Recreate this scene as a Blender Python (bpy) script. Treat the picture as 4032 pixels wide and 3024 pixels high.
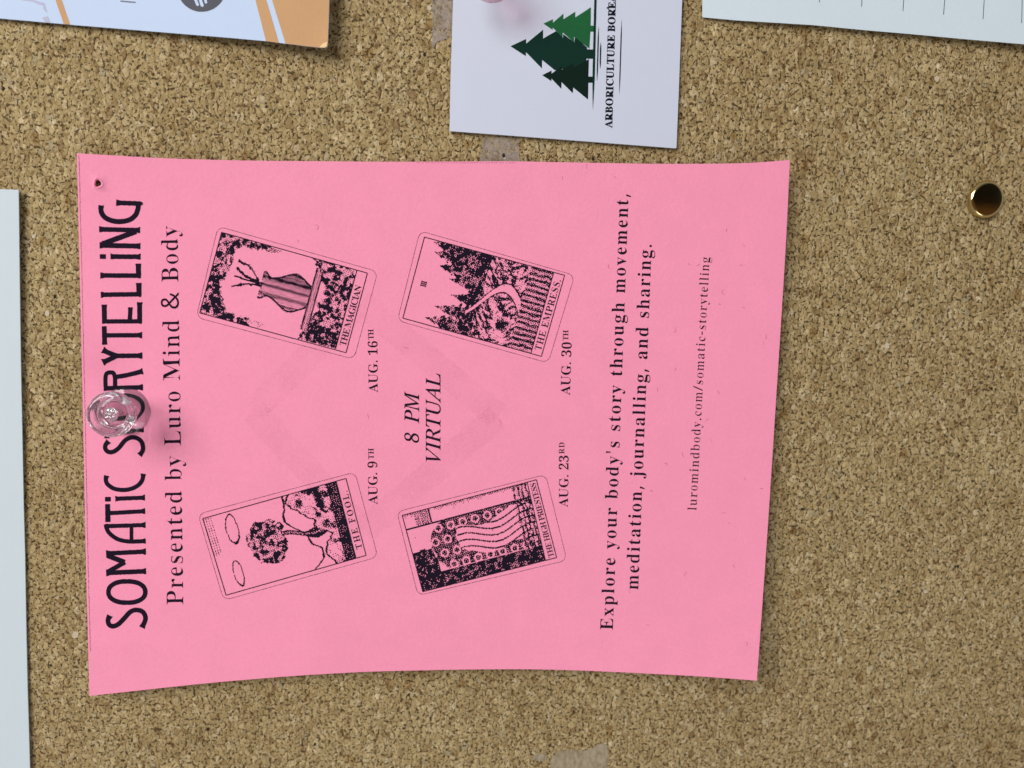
import bpy, bmesh, math, random
from mathutils import Matrix, Vector

for o in list(bpy.data.objects):
    bpy.data.objects.remove(o)
S = bpy.context.scene
COL = S.collection

# ------------------------------------------------------------------ camera pose, board frame
# Board frame, in millimetres: x towards the floor of the room, y towards the left of the wall, z out of the
# wall.  The phone that took the picture was held on its side, so its right is the board's "down".
TILT_A, TILT_B, TILT_C = 0.1242, -0.0467, 0.0086
TX, TY, TZ = -16.195, 9.110, 154.35
FPX, CX, CY = 2912.0, 2016.0, 1512.0
CENTRE = Vector((0.0, 0.0, 1.5))


def rot3(a, b, c):
    ca, sa, cb, sb, cc, sc = math.cos(a), math.sin(a), math.cos(b), math.sin(b), math.cos(c), math.sin(c)
    rx = Matrix(((1, 0, 0), (0, ca, -sa), (0, sa, ca)))
    ry = Matrix(((cb, 0, sb), (0, 1, 0), (-sb, 0, cb)))
    rz = Matrix(((cc, -sc, 0), (sc, cc, 0), (0, 0, 1)))
    return rx @ ry @ rz


RM = rot3(TILT_A, TILT_B, TILT_C)
TV = Vector((TX, TY, TZ))
RT = RM.transposed()
EYE = RT @ (-TV)                      # camera, in (x, y, -z) board coordinates
B2W = Matrix(((0, -1, 0), (0, 0, 1), (-1, 0, 0)))


def world(x, y, z):
    """board millimetres to world metres"""
    return (B2W @ Vector((x, y, -z))) * 0.001 + CENTRE


def spot(px, py, z=0.0):
    """where the photo's pixel lies on the plane z mm in front of the board (board mm)"""
    d = RT @ Vector(((px - CX) / FPX, (py - CY) / FPX, 1.0))
    k = (-z - EYE.z) / d.z
    p = EYE + d * k
    return (p.x, p.y)


def W(px, py, z=0.0):
    x, y = spot(px, py, z)
    return world(x, y, z)


cam = bpy.data.cameras.new('camera')
camo = bpy.data.objects.new('camera', cam)
COL.objects.link(camo)
r_, u_, f_ = B2W @ RM[0], -(B2W @ RM[1]), B2W @ RM[2]
m = Matrix.Identity(4)
for i in range(3):
    m[i][0], m[i][1], m[i][2] = r_[i], u_[i], -f_[i]
m.translation = (B2W @ EYE) * 0.001 + CENTRE
camo.matrix_world = m
cam.sensor_width = 36.0
cam.lens = 26.0
cam.clip_start = 0.005
cam.clip_end = 50
cam.dof.use_dof = True
cam.dof.focus_distance = 0.150
cam.dof.aperture_fstop = 11.0
S.camera = camo

# ------------------------------------------------------------------ light
w = bpy.data.worlds.new('World')
S.world = w
w.use_nodes = True
nt = w.node_tree
bg = nt.nodes['Background']
tc = nt.nodes.new('ShaderNodeTexCoord')
sx = nt.nodes.new('ShaderNodeSeparateXYZ')
nt.links.new(tc.outputs['Generated'], sx.inputs[0])
rp = nt.nodes.new('ShaderNodeValToRGB')
mp = nt.nodes.new('ShaderNodeMapRange')
mp.inputs['From Min'].default_value = -1
mp.inputs['From Max'].default_value = 1
nt.links.new(sx.outputs['X'], mp.inputs['Value'])
nt.links.new(mp.outputs[0], rp.inputs[0])
cr = rp.color_ramp
cr.elements[0].position = 0.0
cr.elements[0].color = (0.30, 0.27, 0.24, 1)
cr.elements[1].position = 1.0
cr.elements[1].color = (0.40, 0.42, 0.46, 1)
e = cr.elements.new(0.43); e.color = (0.22, 0.12, 0.055, 1)
e = cr.elements.new(0.500); e.color = (0.16, 0.08, 0.03, 1)
e = cr.elements.new(0.522); e.color = (0.012, 0.011, 0.01, 1)
e = cr.elements.new(0.60); e.color = (0.012, 0.012, 0.012, 1)
e = cr.elements.new(0.72); e.color = (0.30, 0.31, 0.33, 1)
# the room: dark and brown straight in front of the board (the person and the hall behind), pale walls and ceiling round about
fr = nt.nodes.new('ShaderNodeMapRange')
fr.interpolation_type = 'SMOOTHSTEP'
fr.inputs['From Min'].default_value = -0.66
fr.inputs['From Max'].default_value = -0.48
nt.links.new(sx.outputs['Y'], fr.inputs['Value'])
mxw = nt.nodes.new('ShaderNodeMix')
mxw.data_type = 'RGBA'
nt.links.new(fr.outputs[0], mxw.inputs[0])
nt.links.new(rp.outputs[0], mxw.inputs[6])
mxw.inputs[7].default_value = (0.62, 0.63, 0.68, 1)
nt.links.new(mxw.outputs[2], bg.inputs['Color'])
bg.inputs['Strength'].default_value = 0.5


def area(name, pos_mm, size, power, col, size_y=None):
    l = bpy.data.lights.new(name, 'AREA')
    l.energy = power
    l.color = col
    l.size = size
    if size_y:
        l.shape = 'RECTANGLE'
        l.size_y = size_y
    o = bpy.data.objects.new(name, l)
    COL.objects.link(o)
    p = world(*pos_mm)
    o.location = p
    o.rotation_euler = (CENTRE - p).to_track_quat('-Z', 'Y').to_euler()
    return o


area('window_light', (-560, -450, 720), 0.55, 11.4, (1.0, 0.985, 0.965), 0.7)
area('far_window_light', (330, 720, 700), 0.5, 2.6, (0.93, 0.96, 1.0))

S.view_settings.view_transform = 'Standard'
S.view_settings.look = 'None'
S.view_settings.gamma = 1.0
S.view_settings.exposure = 0.0
S.view_settings.use_curve_mapping = False
S.render.engine = 'CYCLES'
S.cycles.use_denoising = True
S.cycles.denoiser = 'OPENIMAGEDENOISE'
S.cycles.denoising_input_passes = 'RGB_ALBEDO_NORMAL'
S.cycles.sample_clamp_indirect = 30.0
S.cycles.max_bounces = 12
S.cycles.transmission_bounces = 10
S.cycles.caustics_refractive = True
S.cycles.caustics_reflective = False
S.cycles.blur_glossy = 0.3


# ------------------------------------------------------------------ materials
class NT:
    def __init__(self, name):
        self.m = bpy.data.materials.new(name)
        self.m.use_nodes = True
        self.t = self.m.node_tree
        self.b = self.t.nodes['Principled BSDF']

    def n(self, kind, ins=None, **kw):
        nd = self.t.nodes.new(kind)
        for k, v in kw.items():
            setattr(nd, k, v)
        for k, v in (ins or {}).items():
            self.to(nd.inputs[k], v)
        return nd

    def to(self, sock, v):
        if isinstance(v, bpy.types.NodeSocket):
            self.t.links.new(v, sock)
        else:
            sock.default_value = v

    def math(self, op, a, b=0.0, clamp=False):
        nd = self.n('ShaderNodeMath', operation=op, use_clamp=clamp)
        self.to(nd.inputs[0], a)
        self.to(nd.inputs[1], b)
        return nd.outputs[0]

    def ramp(self, fac, stops, mode='LINEAR'):
        nd = self.n('ShaderNodeValToRGB', {'Fac': fac})
        c = nd.color_ramp
        c.interpolation = mode
        while len(c.elements) > 1:
            c.elements.remove(c.elements[-1])
        c.elements[0].position, c.elements[0].color = stops[0][0], tuple(stops[0][1]) + (1,)
        for p, col in stops[1:]:
            e_ = c.elements.new(p)
            e_.color = tuple(col) + (1,)
        return nd.outputs[0]

    def mix(self, fac, a, b, mode='MIX'):
        nd = self.n('ShaderNodeMix', data_type='RGBA', blend_type=mode)
        self.to(nd.inputs[0], fac)
        self.to(nd.inputs[6], a if isinstance(a, bpy.types.NodeSocket) else tuple(a) + (1,))
        self.to(nd.inputs[7], b if isinstance(b, bpy.types.NodeSocket) else tuple(b) + (1,))
        return nd.outputs[2]

    def smooth(self, v, a, b, x=0.0, y=1.0):
        nd = self.n('ShaderNodeMapRange', {'Value': v, 'From Min': a, 'From Max': b, 'To Min': x, 'To Max': y},
                    interpolation_type='SMOOTHSTEP')
        return nd.outputs[0]

    def coords(self, scale=(1, 1, 1)):
        """object coordinates in millimetres"""
        c = self.n('ShaderNodeTexCoord')
        mpn = self.n('ShaderNodeMapping', {'Vector': c.outputs['Object'],
                                           'Scale': tuple(1000.0 * s for s in scale)})
        return mpn.outputs[0]

    def noise(self, v, scale, detail=2.0, rough=0.5, out='Fac'):
        nd = self.n('ShaderNodeTexNoise', {'Vector': v, 'Scale': scale, 'Detail': detail, 'Roughness': rough})
        return nd.outputs[out]

    def bump(self, h, strength, dist):
        nd = self.n('ShaderNodeBump', {'Height': h, 'Strength': strength, 'Distance': dist})
        self.t.links.new(nd.outputs[0], self.b.inputs['Normal'])


def plain(name, col, rough=0.6, metal=0.0, spec=0.4):
    k = NT(name)
    k.b.inputs['Base Color'].default_value = tuple(col) + (1,)
    k.b.inputs['Roughness'].default_value = rough
    k.b.inputs['Metallic'].default_value = metal
    k.b.inputs['Specular IOR Level'].default_value = spec
    return k


def cork_material():
    k = NT('cork')
    v0 = k.coords()
    # bend the lattice so that no two granules have the same outline
    wn = k.n('ShaderNodeTexNoise', {'Vector': v0, 'Scale': 0.75, 'Detail': 3.0, 'Roughness': 0.6})
    off = k.n('ShaderNodeVectorMath', {0: wn.outputs['Color'], 1: (0.5, 0.5, 0.5)}, operation='SUBTRACT')
    offs = k.n('ShaderNodeVectorMath', {0: off.outputs[0], 'Scale': 1.0}, operation='SCALE')
    v = k.n('ShaderNodeVectorMath', {0: v0, 1: offs.outputs[0]}, operation='ADD').outputs[0]
    # object x is image "up": granules are longer that way
    vs = k.n('ShaderNodeMapping', {'Vector': v, 'Scale': (0.70, 1.0, 1.0)}).outputs[0]
    big = k.n('ShaderNodeTexVoronoi', {'Vector': vs, 'Scale': 0.92, 'Randomness': 1.0}, feature='F1', voronoi_dimensions='3D')
    edge = k.n('ShaderNodeTexVoronoi', {'Vector': vs, 'Scale': 0.92, 'Randomness': 1.0}, feature='DISTANCE_TO_EDGE', voronoi_dimensions='3D')
    small = k.n('ShaderNodeTexVoronoi', {'Vector': vs, 'Scale': 2.1, 'Randomness': 1.0}, feature='F1', voronoi_dimensions='3D')
    sedge = k.n('ShaderNodeTexVoronoi', {'Vector': vs, 'Scale': 2.1, 'Randomness': 1.0}, feature='DISTANCE_TO_EDGE', voronoi_dimensions='3D')
    sb = k.n('ShaderNodeSeparateColor', {'Color': big.outputs['Color']})
    ss = k.n('ShaderNodeSeparateColor', {'Color': small.outputs['Color']})
    tan = [(0.0, (0.185, 0.100, 0.042)), (0.04, (0.225, 0.138, 0.060)), (0.09, (0.295, 0.203, 0.092)),
           (0.30, (0.350, 0.252, 0.121)), (0.58, (0.415, 0.305, 0.152)), (0.80, (0.490, 0.370, 0.200)),
           (0.93, (0.520, 0.400, 0.235)), (0.975, (0.590, 0.480, 0.310)), (0.985, (0.36, 0.29, 0.18)), (1.0, (0.35, 0.29, 0.19))]
    c1 = k.ramp(sb.outputs[0], tan)
    c2 = k.ramp(ss.outputs[1], tan)
    sel = k.smooth(k.noise(v0, 0.55, 2), 0.42, 0.58)
    col = k.mix(k.math('MULTIPLY_ADD', sel, 0.55) if False else k.smooth(sel, 0, 1, 0.25, 0.75), c1, c2)
    # grain inside the granules and slow patches of tone across the sheet
    fib = k.noise(k.n('ShaderNodeMapping', {'Vector': v, 'Scale': (1.4, 4.5, 1)}).outputs[0], 1.0, 3, 0.6)
    col = k.mix(1.0, col, k.ramp(fib, [(0.25, (0.78, 0.77, 0.74)), (0.75, (1.16, 1.16, 1.16))]), 'MULTIPLY')
    slow = k.noise(v0, 0.035, 3, 0.55)
    col = k.mix(1.0, col, k.ramp(slow, [(0.3, (0.90, 0.885, 0.84)), (0.7, (1.03, 1.045, 1.02))]), 'MULTIPLY')
    # a few bigger chips stand out, paler or browner than the rest
    chip = k.n('ShaderNodeTexVoronoi', {'Vector': vs, 'Scale': 0.50, 'Randomness': 1.0}, feature='F1', voronoi_dimensions='3D')
    sc_ = k.n('ShaderNodeSeparateColor', {'Color': chip.outputs['Color']})
    tint = k.ramp(sc_.outputs[0], [(0.0, (0.72, 0.62, 0.50)), (0.035, (0.80, 0.72, 0.62)), (0.06, (1.02, 1.02, 1.02)), (0.90, (1.02, 1.02, 1.02)), (0.94, (1.16, 1.17, 1.20)), (1.0, (1.26, 1.30, 1.38))])
    col = k.mix(k.smooth(chip.outputs['Distance'], 0.40, 0.52, 1.0, 0.0), col, k.mix(1.0, col, tint, 'MULTIPLY'))
    # gaps between the granules: only here and there, of uneven width
    gate = k.noise(v0, 1.40, 1.0, 0.5)
    wid = k.smooth(gate, 0.54, 0.72, 0.03, 0.17)
    gap1 = k.smooth(k.math('SUBTRACT', edge.outputs['Distance'], wid), -0.02, 0.02, 1.0, 0.0)
    gap1 = k.math('MULTIPLY', gap1, k.smooth(gate, 0.555, 0.575))
    gate2 = k.noise(k.n('ShaderNodeMapping', {'Vector': v0, 'Location': (31, 17, 5)}).outputs[0], 1.65, 1.0, 0.5)
    wid2 = k.smooth(gate2, 0.57, 0.74, 0.05, 0.24)
    gap2 = k.smooth(k.math('SUBTRACT', sedge.outputs['Distance'], wid2), -0.03, 0.03, 1.0, 0.0)
    gap2 = k.math('MULTIPLY', gap2, k.smooth(gate2, 0.59, 0.61))
    gap = k.math('MAXIMUM', gap1, gap2)
    dark = k.ramp(k.noise(v0, 0.9, 1), [(0.38, (0.020, 0.011, 0.005)), (0.52, (0.050, 0.026, 0.010)), (0.62, (0.110, 0.055, 0.018))])  # dark bark bits, and the shade down in the pits painted as colour
    seam = k.smooth(edge.outputs['Distance'], 0.0, 0.055, 0.76, 1.0)
    col = k.mix(1.0, col, k.n('ShaderNodeCombineColor', {0: seam, 1: seam, 2: seam}).outputs[0], 'MULTIPLY')
    col = k.mix(k.math('MULTIPLY', gap, 0.82), col, dark)
    k.to(k.b.inputs['Base Color'], col)
    k.b.inputs['Roughness'].default_value = 0.85
    k.b.inputs['Specular IOR Level'].default_value = 0.10
    h = k.math('MULTIPLY', sb.outputs[2], 0.35)
    h = k.math('ADD', h, k.math('MULTIPLY', k.smooth(edge.outputs['Distance'], 0, 0.2), 0.35))
    h = k.math('ADD', h, k.math('MULTIPLY', ss.outputs[0], 0.22))
    h = k.math('ADD', h, k.math('MULTIPLY', fib, 0.3))
    h = k.math('SUBTRACT', h, k.math('MULTIPLY', gap, 1.1))
    k.bump(h, 0.75, 0.00030)
    return k.m


def paper_material(name, col, tooth=0.35, mottle=0.04, rough=0.85, spec=0.12):
    k = NT(name)
    v = k.coords()
    n1 = k.noise(v, 0.16, 4, 0.6)
    n2 = k.noise(v, 1.9, 4, 0.7)
    f = k.math('ADD', k.math('MULTIPLY', n1, 0.35), k.math('MULTIPLY', n2, 0.65))
    lo = tuple(c * (1 - mottle) for c in col)
    hi = tuple(min(1, c * (1 + mottle)) for c in col)
    k.to(k.b.inputs['Base Color'], k.ramp(f, [(0.32, lo), (0.68, hi)]))
    k.b.inputs['Roughness'].default_value = rough
    k.b.inputs['Specular IOR Level'].default_value = spec
    fibre = k.noise(k.n('ShaderNodeMapping', {'Vector': v, 'Scale': (1.0, 2.2, 1)}).outputs[0], 1.7, 4, 0.7)
    k.bump(fibre, tooth, 0.00010)
    return k


M = {}
M['cork'] = cork_material()
M['pink'] = paper_material('pink_paper', (0.885, 0.296, 0.438), 0.7, 0.055).m
M['white_left'] = paper_material('white_paper', (0.57, 0.645, 0.685), 0.15, 0.015).m
M['white_right'] = paper_material('cool_white_paper', (0.60, 0.685, 0.74), 0.3, 0.03).m
M['leaflet'] = paper_material('leaflet_paper', (0.49, 0.595, 0.78), 0.2, 0.02, 0.6, 0.35).m
M['card'] = paper_material('card_stock', (0.57, 0.60, 0.71), 0.12, 0.015, 0.5, 0.4).m
M['orange'] = paper_material('orange_print', (0.545, 0.315, 0.155), 0.4, 0.05, 0.65).m
M['crease'] = plain('rubbed_corner', (0.80, 0.55, 0.25), 0.7).m
M['grey_print'] = plain('grey_print', (0.42, 0.42, 0.56), 0.6).m
M['dark_print'] = paper_material('dark_grey_print', (0.085, 0.085, 0.105), 0.2, 0.08, 0.55).m
M['slate_print'] = plain('slate_print', (0.12, 0.11, 0.16), 0.6).m
M['rule_print'] = plain('rule_print', (0.10, 0.11, 0.15), 0.6).m
M['ink'] = paper_material('toner', (0.0125, 0.0070, 0.0170), 0.2, 0.25, 0.8, 0.06).m
M['card_ink'] = plain('card_ink', (0.006, 0.007, 0.016), 0.7, 0.0, 0.1).m
M['fibre'] = plain('paper_fibre', (0.52, 0.115, 0.225), 0.8).m
M['fleck'] = plain('pale_fleck', (0.52, 0.43, 0.30), 0.8).m
M['edge_ink'] = plain('faint_toner', (0.30, 0.06, 0.18), 0.7).m
M['green_light'] = paper_material('light_green_print', (0.013, 0.105, 0.034), 0.2, 0.12, 0.7, 0.1).m
M['green_mid'] = paper_material('mid_green_print', (0.003, 0.025, 0.017), 0.2, 0.12, 0.7, 0.1).m
M['green_dark'] = paper_material('dark_green_print', (0.0025, 0.013, 0.008), 0.2, 0.12, 0.7, 0.1).m
M['hole'] = plain('pin_hole_shadow', (0.018, 0.010, 0.006), 0.9).m


def worn_material():
    k = NT('worn_backing')
    v = k.coords()
    f = k.noise(k.n('ShaderNodeMapping', {'Vector': v, 'Scale': (0.5, 1.3, 1)}).outputs[0], 1.1, 4, 0.65)
    k.to(k.b.inputs['Base Color'], k.ramp(f, [(0.25, (0.18, 0.13, 0.075)), (0.45, (0.28, 0.22, 0.14)), (0.62, (0.36, 0.30, 0.20)), (0.8, (0.36, 0.24, 0.10))]))
    k.b.inputs['Roughness'].default_value = 0.8
    k.bump(f, 0.5, 0.0003)
    return k.m


M['worn'] = worn_material()


def ghost_material():
    k = NT('faint_watermark')
    tr = k.n('ShaderNodeBsdfTransparent')
    k.b.inputs['Base Color'].default_value = (0.45, 0.15, 0.25, 1)
    k.b.inputs['Roughness'].default_value = 0.9
    v = k.coords()
    f = k.math('MULTIPLY', k.smooth(k.noise(v, 0.12, 2), 0.30, 0.65, 0.25, 1.0), k.smooth(k.noise(v, 3.2, 2), 0.35, 0.7, 0.02, 0.085))
    mx = k.n('ShaderNodeMixShader', {'Fac': f})
    k.t.links.new(tr.outputs[0], mx.inputs[1])
    k.t.links.new(k.b.outputs[0], mx.inputs[2])
    k.t.links.new(mx.outputs[0], k.t.nodes['Material Output'].inputs['Surface'])
    return k.m


M['ghost'] = ghost_material()


def tape_material():
    k = NT('clear_tape')
    t = k.t
    v = k.coords()
    tr = k.n('ShaderNodeBsdfTransparent', {'Color': (0.97, 0.97, 0.97, 1)})
    k.b.inputs['Base Color'].default_value = (0.52, 0.44, 0.40, 1)
    k.b.inputs['Roughness'].default_value = 0.28
    f = k.noise(v, 0.5, 3, 0.6)
    k.bump(f, 0.25, 0.0003)
    mx = k.n('ShaderNodeMixShader', {'Fac': k.smooth(f, 0.35, 0.65, 0.08, 0.34)})
    t.links.new(tr.outputs[0], mx.inputs[1])
    t.links.new(k.b.outputs[0], mx.inputs[2])
    t.links.new(mx.outputs[0], t.nodes['Material Output'].inputs['Surface'])
    return k.m


M['tape'] = tape_material()


def plastic_material(name, col, rough, trans, clear):
    """clear moulded plastic; `clear` is the share of light that passes straight through its thin walls"""
    k = NT(name)
    k.b.inputs['Base Color'].default_value = tuple(col) + (1,)
    k.b.inputs['Roughness'].default_value = rough
    k.b.inputs['IOR'].default_value = 1.49
    k.b.inputs['Transmission Weight'].default_value = trans
    tr = k.n('ShaderNodeBsdfTransparent', {'Color': tuple(0.5 + 0.5 * c for c in col) + (1,)})
    mx = k.n('ShaderNodeMixShader', {'Fac': clear})
    k.t.links.new(k.b.outputs[0], mx.inputs[1])
    k.t.links.new(tr.outputs[0], mx.inputs[2])
    k.t.links.new(mx.outputs[0], k.t.nodes['Material Output'].inputs['Surface'])
    return k.m


M['clear'] = plastic_material('clear_plastic', (0.985, 0.98, 1.0), 0.012, 0.985, 0.06)
M['pink_clear'] = plastic_material('pink_plastic', (0.95, 0.70, 0.76), 0.12, 0.95, 0.6)


def metal_material(name, col, rough, scale, strength, depth=0.0003):
    k = NT(name)
    k.b.inputs['Base Color'].default_value = tuple(col) + (1,)
    k.b.inputs['Metallic'].default_value = 1.0
    k.b.inputs['Roughness'].default_value = rough
    k.bump(k.noise(k.coords(), scale, 1, 0.6), strength, depth)
    return k.m


M['steel'] = metal_material('steel', (0.86, 0.86, 0.87), 0.14, 1.6, 0.6, 0.0005)
M['brass'] = metal_material('brass', (0.72, 0.55, 0.24), 0.12, 0.5, 0.02)

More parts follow.
